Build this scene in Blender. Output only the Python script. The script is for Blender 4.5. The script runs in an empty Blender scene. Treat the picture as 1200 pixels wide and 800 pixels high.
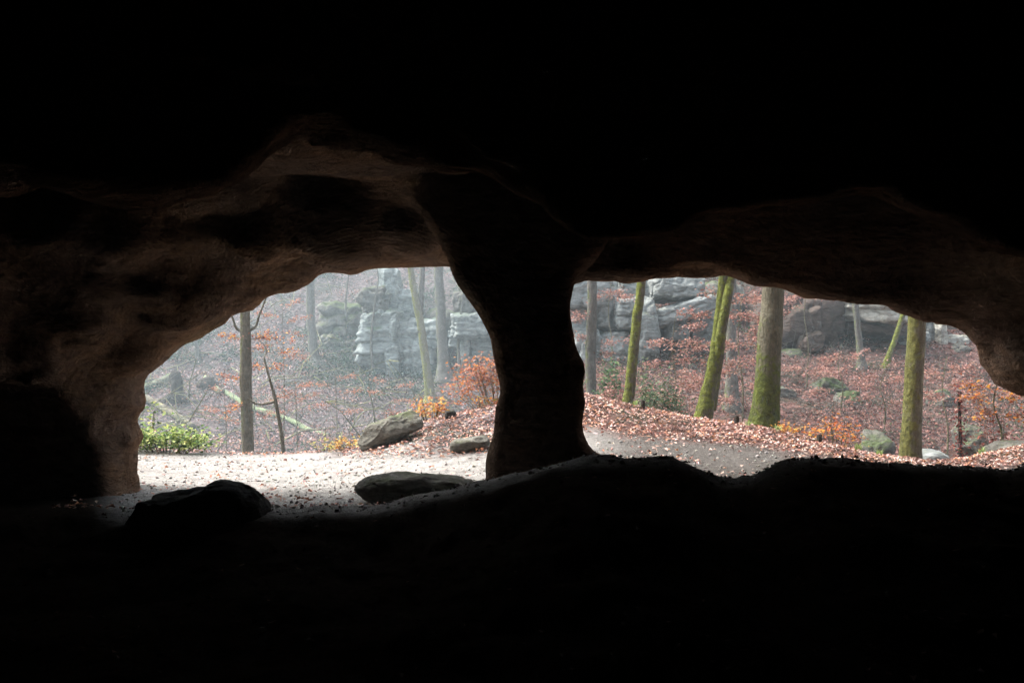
import bpy, math, random
import numpy as np
import openvdb

random.seed(7)
RNG = np.random.default_rng(11)
SC = bpy.context.scene
COL = SC.collection
R = math.radians

# ------------------------------------------------------------------ camera, sky, sun, exposure
F = 1100.0                      # focal length in photograph pixels (1200 wide)
CAMZ = 1.55
cam = bpy.data.cameras.new('camera')
cam.sensor_width = 36.0
cam.lens = 36.0 * F / 1200.0
cam.clip_start = 0.05
cam.clip_end = 1500.0
cam_o = bpy.data.objects.new('camera', cam)
COL.objects.link(cam_o)
cam_o.location = (0, 0, CAMZ)
cam_o.rotation_euler = (R(90), 0, 0)
SC.camera = cam_o

SUN_EL, SUN_AZ = 52.0, -60.0     # azimuth from +Y towards +X
world = bpy.data.worlds.new('World')
SC.world = world
world.use_nodes = True
wn = world.node_tree.nodes
wl = world.node_tree.links
wn.clear()
sky = wn.new('ShaderNodeTexSky')
sky.sky_type = 'NISHITA'
sky.sun_disc = False
sky.sun_elevation = R(SUN_EL)
sky.sun_rotation = R(SUN_AZ)
sky.air_density = 1.0
sky.dust_density = 6.0
sky.ozone_density = 1.0
hs = wn.new('ShaderNodeHueSaturation')
hs.inputs['Saturation'].default_value = 0.45      # an overcast sky is greyer than a clear one
bg = wn.new('ShaderNodeBackground')
bg.inputs['Strength'].default_value = 0.15
wo = wn.new('ShaderNodeOutputWorld')
wl.new(sky.outputs[0], hs.inputs['Color'])
wl.new(hs.outputs[0], bg.inputs['Color'])
wl.new(bg.outputs[0], wo.inputs['Surface'])

sun = bpy.data.lights.new('sun', 'SUN')
sun.energy = 1.4
sun.angle = R(25)
sun.color = (1.0, 0.97, 0.93)
sun_o = bpy.data.objects.new('sun', sun)
COL.objects.link(sun_o)
sun_o.location = (0, 0, 60)
sun_o.rotation_euler = (R(90 - SUN_EL), 0, R(180 - SUN_AZ))

SC.view_settings.view_transform = 'Standard'
SC.view_settings.look = 'None'
SC.view_settings.gamma = 1.0
SC.view_settings.use_curve_mapping = False
SC.view_settings.exposure = 2.08
SC.render.engine = 'CYCLES'
cy = SC.cycles
cy.use_denoising = True
cy.max_bounces = 6
cy.diffuse_bounces = 1
cy.glossy_bounces = 2
cy.transmission_bounces = 3
cy.volume_bounces = 1
cy.transparent_max_bounces = 4
cy.caustics_reflective = False
cy.caustics_refractive = False

# ------------------------------------------------------------------ small maths helpers
NT = np.random.default_rng(3).random((64, 64, 64)).astype(np.float32)


def vnoise(p):
    """value noise, p (N,3) -> (N,) in -1..1"""
    p = np.asarray(p, dtype=np.float64)
    i = np.floor(p).astype(np.int64)
    f = p - i
    f = f * f * f * (f * (f * 6 - 15) + 10)
    out = 0
    for dx in (0, 1):
        for dy in (0, 1):
            for dz in (0, 1):
                w = ((f[:, 0] if dx else 1 - f[:, 0]) * (f[:, 1] if dy else 1 - f[:, 1])
                     * (f[:, 2] if dz else 1 - f[:, 2]))
                out = out + w * NT[(i[:, 0] + dx) & 63, (i[:, 1] + dy) & 63, (i[:, 2] + dz) & 63]
    return out * 2 - 1


def fbm(p, octv=3, gain=0.5, lac=2.03):
    p = np.asarray(p, dtype=np.float64)
    a, s, t = 1.0, 0, 0
    for k in range(octv):
        s = s + a * vnoise(p + 17.3 * k)
        t += a
        a *= gain
        p = p * lac
    return s / t


def sstep(a, b, x):
    t = np.clip((x - a) / (b - a), 0, 1)
    return t * t * (3 - 2 * t)


def P(u, v, y):
    return np.array([(u - 600) / F * y, y, CAMZ - (v - 400) / F * y])


# ------------------------------------------------------------------ mesh helpers
def link(name, me, mat=None, parent=None, smooth=True):
    o = bpy.data.objects.new(name, me)
    COL.objects.link(o)
    if mat is not None and not me.materials:
        me.materials.append(mat)
    if parent is not None:
        o.parent = parent
    if smooth:
        me.polygons.foreach_set('use_smooth', np.ones(len(me.polygons), dtype=bool))
    return o


def mesh_np(name, verts, faces, colors=None):
    verts = np.asarray(verts, dtype=np.float32)
    faces = np.asarray(faces, dtype=np.int32)
    k = faces.shape[1]
    me = bpy.data.meshes.new(name)
    me.vertices.add(len(verts))
    me.vertices.foreach_set('co', verts.ravel())
    me.loops.add(faces.size)
    me.loops.foreach_set('vertex_index', faces.ravel())
    me.polygons.add(len(faces))
    me.polygons.foreach_set('loop_start', np.arange(0, faces.size, k, dtype=np.int32))
    me.polygons.foreach_set('loop_total', np.full(len(faces), k, dtype=np.int32))
    if colors is not None:
        ca = me.color_attributes.new('tint', 'FLOAT_COLOR', 'POINT')
        c4 = np.ones((len(verts), 4), dtype=np.float32)
        c4[:, :3] = colors
        ca.data.foreach_set('color', c4.ravel())
    me.update(calc_edges=True)
    me.validate()
    return me


class MB:
    """collects quads"""
    def __init__(self):
        self.v, self.f, self.n = [], [], 0

    def add(self, v, f):
        v = np.asarray(v, dtype=np.float64)
        self.v.append(v)
        self.f.append(np.asarray(f, dtype=np.int64) + self.n)
        self.n += len(v)

    def tube(self, pts, rad, sides=8, lump=0.0, lfreq=4.0, cap=True):
        pts = np.asarray(pts, dtype=np.float64)
        n = len(pts)
        rad = np.broadcast_to(np.asarray(rad, dtype=np.float64), (n,))
        tan = np.gradient(pts, axis=0)
        tan /= np.linalg.norm(tan, axis=1)[:, None] + 1e-9
        ref = np.array([1.0, 0.13, 0.07]) if abs(tan[0][2]) > 0.6 else np.array([0.05, 0.1, 1.0])
        a = np.cross(tan, ref)
        a /= np.linalg.norm(a, axis=1)[:, None] + 1e-9
        b = np.cross(tan, a)
        th = np.linspace(0, 2 * math.pi, sides, endpoint=False)
        ring = (a[:, None, :] * np.cos(th)[None, :, None] + b[:, None, :] * np.sin(th)[None, :, None])
        r = np.repeat(rad[:, None], sides, 1)
        if lump:
            q = (pts[:, None, :] + ring * rad[:, None, None]).reshape(-1, 3)
            r = r * (1 + lump * fbm(q * lfreq, 3).reshape(n, sides))
        v = pts[:, None, :] + ring * r[:, :, None]
        v = v.reshape(-1, 3)
        i = np.arange(n - 1)[:, None] * sides
        j = np.arange(sides)[None, :]
        j2 = (j + 1) % sides
        f = np.stack([i + j, i + j2, i + sides + j2, i + sides + j], -1).reshape(-1, 4)
        if cap:
            v = np.vstack([v, pts[:1], pts[-1:]])
            c0, c1 = n * sides, n * sides + 1
            jj = np.arange(0, sides, 2)
            f0 = np.stack([np.full(len(jj), c0), (jj + 2) % sides, (jj + 1) % sides, jj], -1)
            o = (n - 1) * sides
            f1 = np.stack([np.full(len(jj), c1), o + jj, o + (jj + 1) % sides, o + (jj + 2) % sides], -1)
            f = np.vstack([f, f0, f1])
        self.add(v, f)

    def build(self, name, mat, parent=None):
        me = mesh_np(name, np.vstack(self.v), np.vstack(self.f))
        return link(name, me, mat, parent)


def smooth_path(ctrl, n):
    """Catmull-Rom through control points"""
    c = np.asarray(ctrl, dtype=np.float64)
    if len(c) == 2:
        t = np.linspace(0, 1, n)[:, None]
        return c[0] * (1 - t) + c[1] * t
    e = np.vstack([2 * c[0] - c[1], c, 2 * c[-1] - c[-2]])
    t = np.linspace(0, len(c) - 1 - 1e-6, n)
    i = t.astype(int)
    f = (t - i)[:, None]
    p0, p1, p2, p3 = e[i], e[i + 1], e[i + 2], e[i + 3]
    return 0.5 * (2 * p1 + (p2 - p0) * f + (2 * p0 - 5 * p1 + 4 * p2 - p3) * f ** 2
                  + (3 * p1 - p0 - 3 * p2 + p3) * f ** 3)


def leaf_mesh(name, pos, size, colors, flat=0.6, aspect=0.6, updir=None, fold=0.18):
    """one folded four-point leaf per row; flat 1 = all lie level, 0 = any way"""
    pos = np.asarray(pos, dtype=np.float64)
    n = len(pos)
    size = np.broadcast_to(np.asarray(size, dtype=np.float64), (n,))
    th = RNG.uniform(0, 2 * math.pi, n)
    nrm = RNG.normal(size=(n, 3))
    nrm /= np.linalg.norm(nrm, axis=1)[:, None]
    nrm[:, 2] = np.abs(nrm[:, 2])
    up = np.array([0, 0, 1.0]) if updir is None else updir
    nrm = nrm * (1 - flat) + up * flat
    nrm /= np.linalg.norm(nrm, axis=1)[:, None]
    d = np.stack([np.cos(th), np.sin(th), np.zeros(n)], 1)
    d -= nrm * (d * nrm).sum(1)[:, None]
    d /= np.linalg.norm(d, axis=1)[:, None] + 1e-9
    s = np.cross(nrm, d)
    L = size[:, None]
    asp = aspect * RNG.uniform(0.75, 1.2, n)[:, None]
    curl = RNG.uniform(-fold, fold * 2.2, n)[:, None]
    v = np.stack([pos - d * L * 0.5,
                  pos + s * L * 0.5 * asp + nrm * L * curl - d * L * 0.06,
                  pos + d * L * 0.5,
                  pos - s * L * 0.5 * asp + nrm * L * curl - d * L * 0.06], 1).reshape(-1, 3)
    i = np.arange(n)[:, None] * 4
    f = np.concatenate([i + np.array([0, 1, 2]), i + np.array([0, 2, 3])], 1).reshape(-1, 3)
    return mesh_np(name, v, f, np.repeat(np.asarray(colors), 4, axis=0))


def pick(palette, n, jit=0.18):
    pal = np.asarray(palette)
    c = pal[RNG.integers(0, len(pal), n)]
    return np.clip(c * RNG.uniform(1 - jit, 1 + jit, (n, 1)) * RNG.uniform(0.93, 1.07, (n, 3)), 0.004, 0.9)


def tag(o, label=None, cat=None, group=None, kind=None):
    if label: o['label'] = label
    if cat: o['category'] = cat
    if group: o['group'] = group
    if kind: o['kind'] = kind
    return o


def empty(name, loc=(0, 0, 0)):
    """thing root; parts below it keep world coordinates"""
    o = bpy.data.objects.new(name, None)
    o.empty_display_size = 0.2
    COL.objects.link(o)
    o.location = [float(c) for c in loc]
    return o


def adopt(root, part):
    part.parent = root
    part.location = (-root.location[0], -root.location[1], -root.location[2])
    return part


# ------------------------------------------------------------------ materials
def new_mat(name):
    m = bpy.data.materials.new(name)
    m.use_nodes = True
    nt = m.node_tree
    nt.nodes.clear()
    out = nt.nodes.new('ShaderNodeOutputMaterial')
    return m, nt, out


class NG:
    def __init__(self, nt):
        self.nt = nt

    def n(self, kind, **kw):
        nd = self.nt.nodes.new('ShaderNode' + kind)
        for k, val in kw.items():
            setattr(nd, k, val)
        return nd

    def set(self, nd, key, val):
        if hasattr(val, 'is_output') or isinstance(val, bpy.types.NodeSocket):
            self.nt.links.new(val, nd.inputs[key])
        else:
            nd.inputs[key].default_value = val

    def noise(self, vec, scale, detail=4.0, rough=0.55, dist=0.0):
        nd = self.n('TexNoise')
        self.set(nd, 'Vector', vec)
        nd.inputs['Scale'].default_value = scale
        nd.inputs['Detail'].default_value = detail
        nd.inputs['Roughness'].default_value = rough
        nd.inputs['Distortion'].default_value = dist
        return nd.outputs['Fac']

    def ramp(self, fac, stops, interp='LINEAR'):
        nd = self.n('ValToRGB')
        self.set(nd, 'Fac', fac)
        cr = nd.color_ramp
        cr.interpolation = interp
        while len(cr.elements) < len(stops):
            cr.elements.new(0.5)
        for e, (p, c) in zip(cr.elements, stops):
            e.position = p
            e.color = (c, c, c, 1) if not hasattr(c, '__len__') else (*c, 1)
        return nd.outputs['Color']

    def mix(self, fac, a, b, blend='MIX'):
        nd = self.n('Mix', data_type='RGBA', blend_type=blend)
        for s, val in ((0, fac), (6, a), (7, b)):
            if isinstance(val, bpy.types.NodeSocket):
                self.nt.links.new(val, nd.inputs[s])
            elif s == 0:
                nd.inputs[s].default_value = val
            else:
                nd.inputs[s].default_value = (*val, 1)
        return nd.outputs[2]

    def math(self, op, a, b=0.0, clamp=False):
        nd = self.n('Math', operation=op, use_clamp=clamp)
        for s, val in ((0, a), (1, b)):
            if isinstance(val, bpy.types.NodeSocket):
                self.nt.links.new(val, nd.inputs[s])
            else:
                nd.inputs[s].default_value = val
        return nd.outputs[0]

    def bump(self, height, strength=0.5, dist=0.05, normal=None):
        nd = self.n('Bump')
        self.set(nd, 'Height', height)
        nd.inputs['Strength'].default_value = strength
        nd.inputs['Distance'].default_value = dist
        if normal is not None:
            self.set(nd, 'Normal', normal)
        return nd.outputs[0]

    def bsdf(self, out, col, rough=0.9, normal=None, spec=0.2):
        b = self.n('BsdfPrincipled')
        self.set(b, 'Base Color', col if isinstance(col, bpy.types.NodeSocket) else (*col, 1))
        self.set(b, 'Roughness', rough)
        b.inputs['Specular IOR Level'].default_value = spec
        if normal is not None:
            self.set(b, 'Normal', normal)
        self.nt.links.new(b.outputs[0], out.inputs['Surface'])
        return b


def mat_cave():
    m, nt, out = new_mat('cave sandstone')
    g = NG(nt)
    pos = g.n('NewGeometry').outputs['Position']
    mp = g.n('Mapping')
    g.set(mp, 'Vector', pos)
    mp.inputs['Scale'].default_value = (1, 1, 2.4)
    big = g.noise(pos, 0.9, 5, 0.6, 0.6)
    fine = g.noise(mp.outputs[0], 7, 6, 0.65)
    col = g.ramp(big, [(0.28, (0.22, 0.148, 0.112)), (0.45, (0.30, 0.20, 0.148)), (0.58, (0.37, 0.22, 0.135)), (0.75, (0.32, 0.25, 0.20))])
    col = g.mix(g.ramp(fine, [(0.3, 0.75), (0.7, 0.0)]), col, (0.10, 0.07, 0.054))
    alg = g.noise(pos, 0.6, 3, 0.5)
    col = g.mix(g.ramp(alg, [(0.58, 0.0), (0.75, 0.25)]), col, (0.12, 0.12, 0.06))
    # quarrying marks: fine arcs cut round a few centres
    h = g.math('MULTIPLY', fine, 1.0)
    for c, sc in (((-3.0, 7.2, 1.2), 8.5), ((-1.2, 8.4, 1.4), 9.5), ((-5.0, 6.4, 0.6), 8.0)):
        mpp = g.n('Mapping')
        g.set(mpp, 'Vector', pos)
        mpp.inputs['Location'].default_value = [-k for k in c]
        w = g.n('TexWave', wave_type='RINGS', rings_direction='SPHERICAL')
        g.set(w, 'Vector', mpp.outputs[0])
        w.inputs['Scale'].default_value = sc
        w.inputs['Distortion'].default_value = 5.0
        w.inputs['Detail'].default_value = 3
        w.inputs['Detail Scale'].default_value = 0.7
        ln = g.n('VectorMath', operation='LENGTH')
        g.set(ln, 0, mpp.outputs[0])
        msk = g.ramp(g.math('MULTIPLY', ln.outputs['Value'], 0.45), [(0.35, 0.22), (0.9, 0.0)])
        h = g.math('ADD', h, g.math('MULTIPLY', w.outputs['Fac'], g.math('MULTIPLY', msk, 0.5)))
    h = g.math('ADD', h, g.math('MULTIPLY', g.noise(pos, 2.4, 6, 0.65, 0.8), 1.6))
    nrm = g.bump(h, 1.0, 0.10)
    g.bsdf(out, col, 0.95, nrm, 0.0)
    return m


def mat_ground():
    m, nt, out = new_mat('ground soil gravel and leaf litter')
    g = NG(nt)
    pos = g.n('NewGeometry').outputs['Position']
    at = g.n('Attribute', attribute_name='tint')
    sep = g.n('SeparateColor')
    g.set(sep, 0, at.outputs['Color'])
    gravel, litter, redness = sep.outputs[0], sep.outputs[1], sep.outputs[2]
    n1 = g.noise(pos, 22, 8, 0.8)
    n2 = g.noise(pos, 3.2, 5, 0.6)
    n3 = g.noise(pos, 0.55, 4, 0.6)
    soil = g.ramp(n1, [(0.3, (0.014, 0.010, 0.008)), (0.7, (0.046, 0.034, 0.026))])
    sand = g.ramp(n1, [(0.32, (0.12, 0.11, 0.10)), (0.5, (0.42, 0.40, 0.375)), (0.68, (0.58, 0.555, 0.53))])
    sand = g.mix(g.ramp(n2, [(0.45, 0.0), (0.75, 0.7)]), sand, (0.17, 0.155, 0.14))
    vor = g.n('TexVoronoi')
    g.set(vor, 'Vector', pos)
    vor.inputs['Scale'].default_value = 9
    vcol = g.n('SeparateColor')
    g.set(vcol, 0, vor.outputs['Color'])
    lit_r = g.ramp(vcol.outputs[0], [(0.0, (0.06, 0.036, 0.032)), (0.4, (0.13, 0.066, 0.056)), (0.75, (0.20, 0.105, 0.09)), (1.0, (0.27, 0.17, 0.15))])
    lit_g = g.ramp(vcol.outputs[0], [(0.0, (0.045, 0.038, 0.038)), (0.4, (0.10, 0.078, 0.080)), (0.75, (0.16, 0.12, 0.12)), (1.0, (0.24, 0.19, 0.19))])
    lit = g.mix(redness, lit_g, lit_r)
    lit = g.mix(g.ramp(n2, [(0.42, 0.0), (0.68, 0.75)]), lit, (0.035, 0.032, 0.028))
    lit = g.mix(g.ramp(n3, [(0.50, 0.0), (0.68, 0.75)]), lit, (0.035, 0.05, 0.032))
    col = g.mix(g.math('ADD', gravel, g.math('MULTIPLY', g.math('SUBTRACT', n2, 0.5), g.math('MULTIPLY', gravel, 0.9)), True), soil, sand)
    lm = g.math('ADD', litter, g.math('MULTIPLY', g.math('SUBTRACT', n2, 0.5), g.math('MULTIPLY', litter, 1.2)), True)
    col = g.mix(lm, col, lit)
    h = g.math('ADD', g.math('MULTIPLY', n1, 0.6), g.math('MULTIPLY', n2, 1.2))
    g.bsdf(out, col, 0.95, g.bump(h, 0.9, 0.06), 0.0)
    return m


def mat_rock(name, light, dark, moss=0.5, mosscol=(0.085, 0.11, 0.05), scale=1.0, stain=0.5):
    m, nt, out = new_mat(name)
    g = NG(nt)
    geo = g.n('NewGeometry')
    pos = geo.outputs['Position']
    mp = g.n('Mapping')
    g.set(mp, 'Vector', pos)
    mp.inputs['Scale'].default_value = (1, 1, 3.2)
    n1 = g.noise(mp.outputs[0], 1.3 * scale, 6, 0.65, 0.4)
    n2 = g.noise(mp.outputs[0], 7.0 * scale, 6, 0.7)
    n3 = g.noise(pos, 0.9 * scale, 5, 0.6)
    mp2 = g.n('Mapping')
    g.set(mp2, 'Vector', pos)
    mp2.inputs['Scale'].default_value = (3, 3, 0.35)
    n4 = g.noise(mp2.outputs[0], 1.6 * scale, 4, 0.6)
    col = g.ramp(n1, [(0.28, dark), (0.62, light)])
    col = g.mix(g.ramp(n2, [(0.35, 0.65), (0.6, 0.0)]), col, [c * 0.55 for c in dark])
    col = g.mix(g.ramp(n4, [(0.52, 0.0), (0.7, stain)]), col, [c * 0.6 for c in dark])
    sx = g.n('SeparateXYZ')
    g.set(sx, 0, geo.outputs['Normal'])
    up = g.math('ADD', g.math('MULTIPLY', sx.outputs[2], 0.55), g.math('MULTIPLY', g.math('SUBTRACT', n3, 0.5), 2.2))
    col = g.mix(g.ramp(up, [(0.55 - 0.4 * moss, 0.0), (0.95 - 0.4 * moss, 0.9)]), col, mosscol)
    h = g.math('ADD', n1, g.math('MULTIPLY', n2, 0.5))
    g.bsdf(out, col, 0.92, g.bump(h, 0.8, 0.09 / scale), 0.05)
    return m


def mat_bark(name, base, dark, moss, mosscol=(0.135, 0.16, 0.03), side=-1.0, low=0.0, z0=0.0):
    m, nt, out = new_mat(name)
    g = NG(nt)
    geo = g.n('NewGeometry')
    pos = geo.outputs['Position']
    mp = g.n('Mapping')
    g.set(mp, 'Vector', pos)
    mp.inputs['Scale'].default_value = (1, 1, 0.35)
    n1 = g.noise(mp.outputs[0], 28, 5, 0.7)
    n2 = g.noise(pos, 4.5, 5, 0.65)
    n3 = g.noise(pos, 14, 4, 0.7)
    col = g.ramp(n1, [(0.3, dark), (0.7, base)])
    col = g.mix(g.ramp(n2, [(0.5, 0.0), (0.72, 0.6)]), col, [min(1, c * 1.7) for c in base])
    sx = g.n('SeparateXYZ')
    g.set(sx, 0, geo.outputs['Normal'])
    sp = g.n('SeparateXYZ')
    g.set(sp, 0, pos)
    t = g.math('MULTIPLY', sx.outputs[0], side * 0.35)
    t = g.math('ADD', t, g.math('MULTIPLY', g.math('SUBTRACT', n2, 0.5), 1.6))
    t = g.math('ADD', t, g.math('MULTIPLY', g.math('SUBTRACT', z0, sp.outputs[2]), low))
    t = g.math('ADD', t, g.math('MULTIPLY', g.math('SUBTRACT', n3, 0.5), 0.8))
    mm = g.ramp(g.math('ADD', t, moss), [(0.36, 0.0), (0.66, 0.92)])
    mc = g.mix(g.ramp(n3, [(0.32, 0.0), (0.68, 1.0)]), [c * 0.30 for c in mosscol], [c * 1.25 for c in mosscol])
    col = g.mix(mm, col, mc)
    h = g.math('ADD', n1, g.math('MULTIPLY', n3, 0.7))
    g.bsdf(out, col, 0.9, g.bump(h, 1.0, 0.06), 0.1)
    return m


def mat_leaf(name, trans=0.35, rough=0.7, spec=0.2):
    m, nt, out = new_mat(name)
    g = NG(nt)
    at = g.n('Attribute', attribute_name='tint')
    d = g.n('BsdfPrincipled')
    g.set(d, 'Base Color', at.outputs['Color'])
    d.inputs['Roughness'].default_value = rough
    d.inputs['Specular IOR Level'].default_value = spec
    t = g.n('BsdfTranslucent')
    g.set(t, 'Color', at.outputs['Color'])
    mx = g.n('MixShader')
    mx.inputs[0].default_value = trans
    nt.links.new(d.outputs[0], mx.inputs[1])
    nt.links.new(t.outputs[0], mx.inputs[2])
    nt.links.new(mx.outputs[0], out.inputs['Surface'])
    return m


M_CAVE = mat_cave()
M_GROUND = mat_ground()
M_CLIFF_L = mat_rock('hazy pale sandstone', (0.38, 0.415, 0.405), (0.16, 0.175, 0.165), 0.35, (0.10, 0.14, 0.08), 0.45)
M_CLIFF_R = mat_rock('pale grey sandstone', (0.37, 0.39, 0.375), (0.15, 0.155, 0.145), 0.15, (0.10, 0.11, 0.06), 0.8)
M_CLIFF_B = mat_rock('brown dark sandstone', (0.125, 0.095, 0.080), (0.055, 0.042, 0.036), 0.0, (0.07, 0.075, 0.04), 0.8)
M_CLIFF_W = mat_rock('white weathered sandstone', (0.58, 0.57, 0.51), (0.27, 0.25, 0.21), 0.0, (0.10, 0.11, 0.06), 0.9)
M_MOSSROCK = mat_rock('mossy rock', (0.20, 0.19, 0.17), (0.08, 0.075, 0.065), 0.9, (0.065, 0.085, 0.035), 1.0)
M_BOULDER = mat_rock('grey boulder', (0.23, 0.22, 0.19), (0.10, 0.095, 0.08), 0.2, (0.10, 0.115, 0.06), 3.0, 0.3)
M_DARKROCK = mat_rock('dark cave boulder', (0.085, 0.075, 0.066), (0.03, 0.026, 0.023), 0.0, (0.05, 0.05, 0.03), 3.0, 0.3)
M_BARK_GREY = mat_bark('grey bark', (0.20, 0.19, 0.17), (0.10, 0.09, 0.08), 0.15, (0.13, 0.15, 0.06))
M_BARK_MOSS = mat_bark('mossy bark', (0.20, 0.17, 0.12), (0.085, 0.07, 0.05), 0.60, (0.185, 0.21, 0.04))
M_BARK_LOW = mat_bark('beech bark mossy below', (0.21, 0.19, 0.135), (0.085, 0.078, 0.052), 0.36, (0.115, 0.14, 0.026), -0.35, 0.42, 1.5)
M_BARK_LICHEN = mat_bark('beech bark with lichen', (0.29, 0.27, 0.20), (0.14, 0.13, 0.09), 0.46, (0.215, 0.215, 0.065), -1.2)
M_BARK_BROWN = mat_bark('brown bark', (0.21, 0.18, 0.13), (0.095, 0.08, 0.058), 0.25, (0.17, 0.175, 0.08))
M_LOG = mat_bark('mossy log bark', (0.20, 0.19, 0.15), (0.10, 0.09, 0.07), 0.6, (0.25, 0.31, 0.17))
M_STUMP = mat_bark('dark rotten wood', (0.075, 0.06, 0.05), (0.03, 0.025, 0.02), 0.0)
M_LEAF = mat_leaf('leaves')
M_LITTER = mat_leaf('fallen leaves', 0.12, 0.85, 0.03)

BEECH = [(0.34, 0.165, 0.125), (0.44, 0.245, 0.19), (0.26, 0.12, 0.10), (0.41, 0.235, 0.195), (0.21, 0.10, 0.085)]
ORANGE = [(0.62, 0.24, 0.05), (0.55, 0.17, 0.05), (0.68, 0.34, 0.07), (0.45, 0.12, 0.05)]
YELLOW = [(0.60, 0.42, 0.12), (0.56, 0.32, 0.09), (0.48, 0.43, 0.16), (0.55, 0.25, 0.08), (0.32, 0.15, 0.09)]
GREEN = [(0.20, 0.28, 0.09), (0.30, 0.39, 0.14), (0.09, 0.16, 0.05), (0.42, 0.45, 0.17), (0.05, 0.095, 0.035), (0.35, 0.33, 0.12)]
DKGREEN = [(0.05, 0.10, 0.05), (0.075, 0.13, 0.06), (0.04, 0.075, 0.04), (0.11, 0.14, 0.065)]
LITTER = [(0.54, 0.32, 0.26), (0.64, 0.42, 0.36), (0.38, 0.18, 0.13), (0.72, 0.54, 0.48), (0.24, 0.11, 0.085), (0.50, 0.24, 0.14), (0.66, 0.46, 0.40)]

# ------------------------------------------------------------------ terrain
Y_RIDGE = 6.8
U_CR = [-400, 0, 100, 135, 200, 300, 345, 400, 440, 500, 555, 600, 690, 740, 790, 822, 845, 880, 905, 925, 950, 985, 1010, 1060, 1110, 1150, 1175, 1200, 1260, 1600]
V_CR = [606, 604, 604, 604, 600, 595, 598, 594, 595, 583, 568, 557, 532, 537, 541, 556, 564, 561, 545, 538, 534, 537, 541, 546, 546, 549, 553, 547, 545, 545]
U_ED = [-400, 100, 160, 230, 300, 400, 430, 500, 590, 640, 690, 740, 800, 900, 960, 1020, 1100, 1200, 1600]
V_ED = [520, 522, 523, 527, 530, 527, 518, 492, 470, 462, 461, 473, 486, 500, 515, 529, 540, 521, 505]
Y_ED = [13, 13, 13, 13, 13, 13, 13.2, 13.6, 14, 14.2, 14.2, 14, 13.6, 13.2, 12.6, 12.2, 12, 11.6, 11.6]
U_NE = [-400, 100, 300, 560, 700, 1000, 1600]
Z_NE = [0.10, 0.10, 0.08, 0.16, 0.22, 0.16, 0.14]       # terrace just outside the mouth

TU = np.arange(-1400, 2601, 10.0)
TY = np.concatenate([np.arange(-14, 20, 0.1), np.arange(20, 230.1, 0.5)])


def build_table():
    tab = np.zeros((len(TU), len(TY)))
    vc = np.interp(TU, U_CR, V_CR)
    ve = np.interp(TU, U_ED, V_ED)
    ye = np.interp(TU, U_ED, Y_ED)
    ne = np.interp(TU, U_NE, Z_NE)
    for k in range(len(TU)):
        u = TU[k]
        zr = CAMZ - (vc[k] - 400) / F * Y_RIDGE
        ze = CAMZ - (ve[k] - 400) / F * ye[k]
        w = float(sstep(590, 680, u))
        yl = [ye[k] + 3.5, 24, 32, 40, 45, 58, 66, 74, 90, 120, 230]
        zl = [ze - 2.6, -4.0, -4.2, -3.3, -2.55, -0.14, 3.2, 7.5, 16, 24, 28]
        yr = [ye[k] + 2.2, 16.8, 18.3, 20.5, 24, 27, 30, 34, 50, 80, 230]
        zrr = [ze - 1.1, ze - 1.5, -1.0, -0.4, 0.35, 1.1, 2.5, 5, 14, 20, 28]
        near_y = [-14, 0, 4, 5.6, 6.5, Y_RIDGE, 7.05, 7.9, 9, ye[k] - 2.0, ye[k] - 0.3, ye[k] + 0.5]
        near_z = [0, 0, 0.10, zr - 0.16, zr - 0.015, zr, zr - 0.02, min(ne[k] + 0.03, zr - 0.15), ne[k],
                  ne[k] * 0.45 + ze * 0.55 - 0.03, ze, ze - 0.10]
        pl = np.interp(TY, near_y + yl, near_z + zl)
        pr = np.interp(TY, near_y + yr, near_z + zrr)
        tab[k] = pl * (1 - w) + pr * w
    # soften along y
    dense = TY < 20
    ker = np.array([1, 2, 3, 2, 1.0]); ker /= ker.sum()
    for k in range(len(TU)):
        s = np.convolve(np.pad(tab[k], 2, mode='edge'), ker, mode='valid')
        tab[k] = s
    return tab


TAB = build_table()


def U_of(x, y):
    return 600 + F * x / np.maximum(y, 6.0)


def H(x, y):
    x = np.atleast_1d(np.asarray(x, dtype=np.float64))
    y = np.atleast_1d(np.asarray(y, dtype=np.float64))
    u = np.clip(U_of(x, y), TU[0], TU[-1] - 0.01)
    yy = np.clip(y, TY[0], TY[-1] - 0.01)
    fu = (u - TU[0]) / 10.0
    iu = np.clip(fu.astype(int), 0, len(TU) - 2)
    fu = fu - iu
    iy = np.clip(np.searchsorted(TY, yy, side='right') - 1, 0, len(TY) - 2)
    fy = (yy - TY[iy]) / (TY[iy + 1] - TY[iy])
    z = (TAB[iu, iy] * (1 - fu) * (1 - fy) + TAB[iu + 1, iy] * fu * (1 - fy)
         + TAB[iu, iy + 1] * (1 - fu) * fy + TAB[iu + 1, iy + 1] * fu * fy)
    p = np.stack([x, y, np.zeros_like(x)], 1)
    amp = 0.012 + 0.22 * sstep(15, 24, y) + 0.35 * sstep(38, 60, y)
    z = z + 0.02 * fbm(p * 2.2, 3) * (1 + 2.0 * sstep(5.5, 2, y)) + (amp - 0.012) * fbm(p * 0.35 + 5, 4)
    z = z + 0.012 * fbm(p * 7.0 + 9, 2)
    z = z + sstep(8.2, 6.6, y) * (0.05 * fbm(p * 1.6 + 21, 3) + 0.03 * np.abs(fbm(p * 4.5 + 2, 3)))
    return z


def gz(x, y):
    return float(H([x], [y])[0])


def hit(u, v, y0=15.0):
    ys = np.arange(y0, 120, 0.05)
    xs = (u - 600) / F * ys
    zs = CAMZ - (v - 400) / F * ys
    d = zs - H(xs, ys)
    k = np.argmax(d < 0)
    y = ys[k] if d[k] < 0 else 60.0
    x = (u - 600) / F * y
    return np.array([x, y, gz(x, y)])


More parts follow.
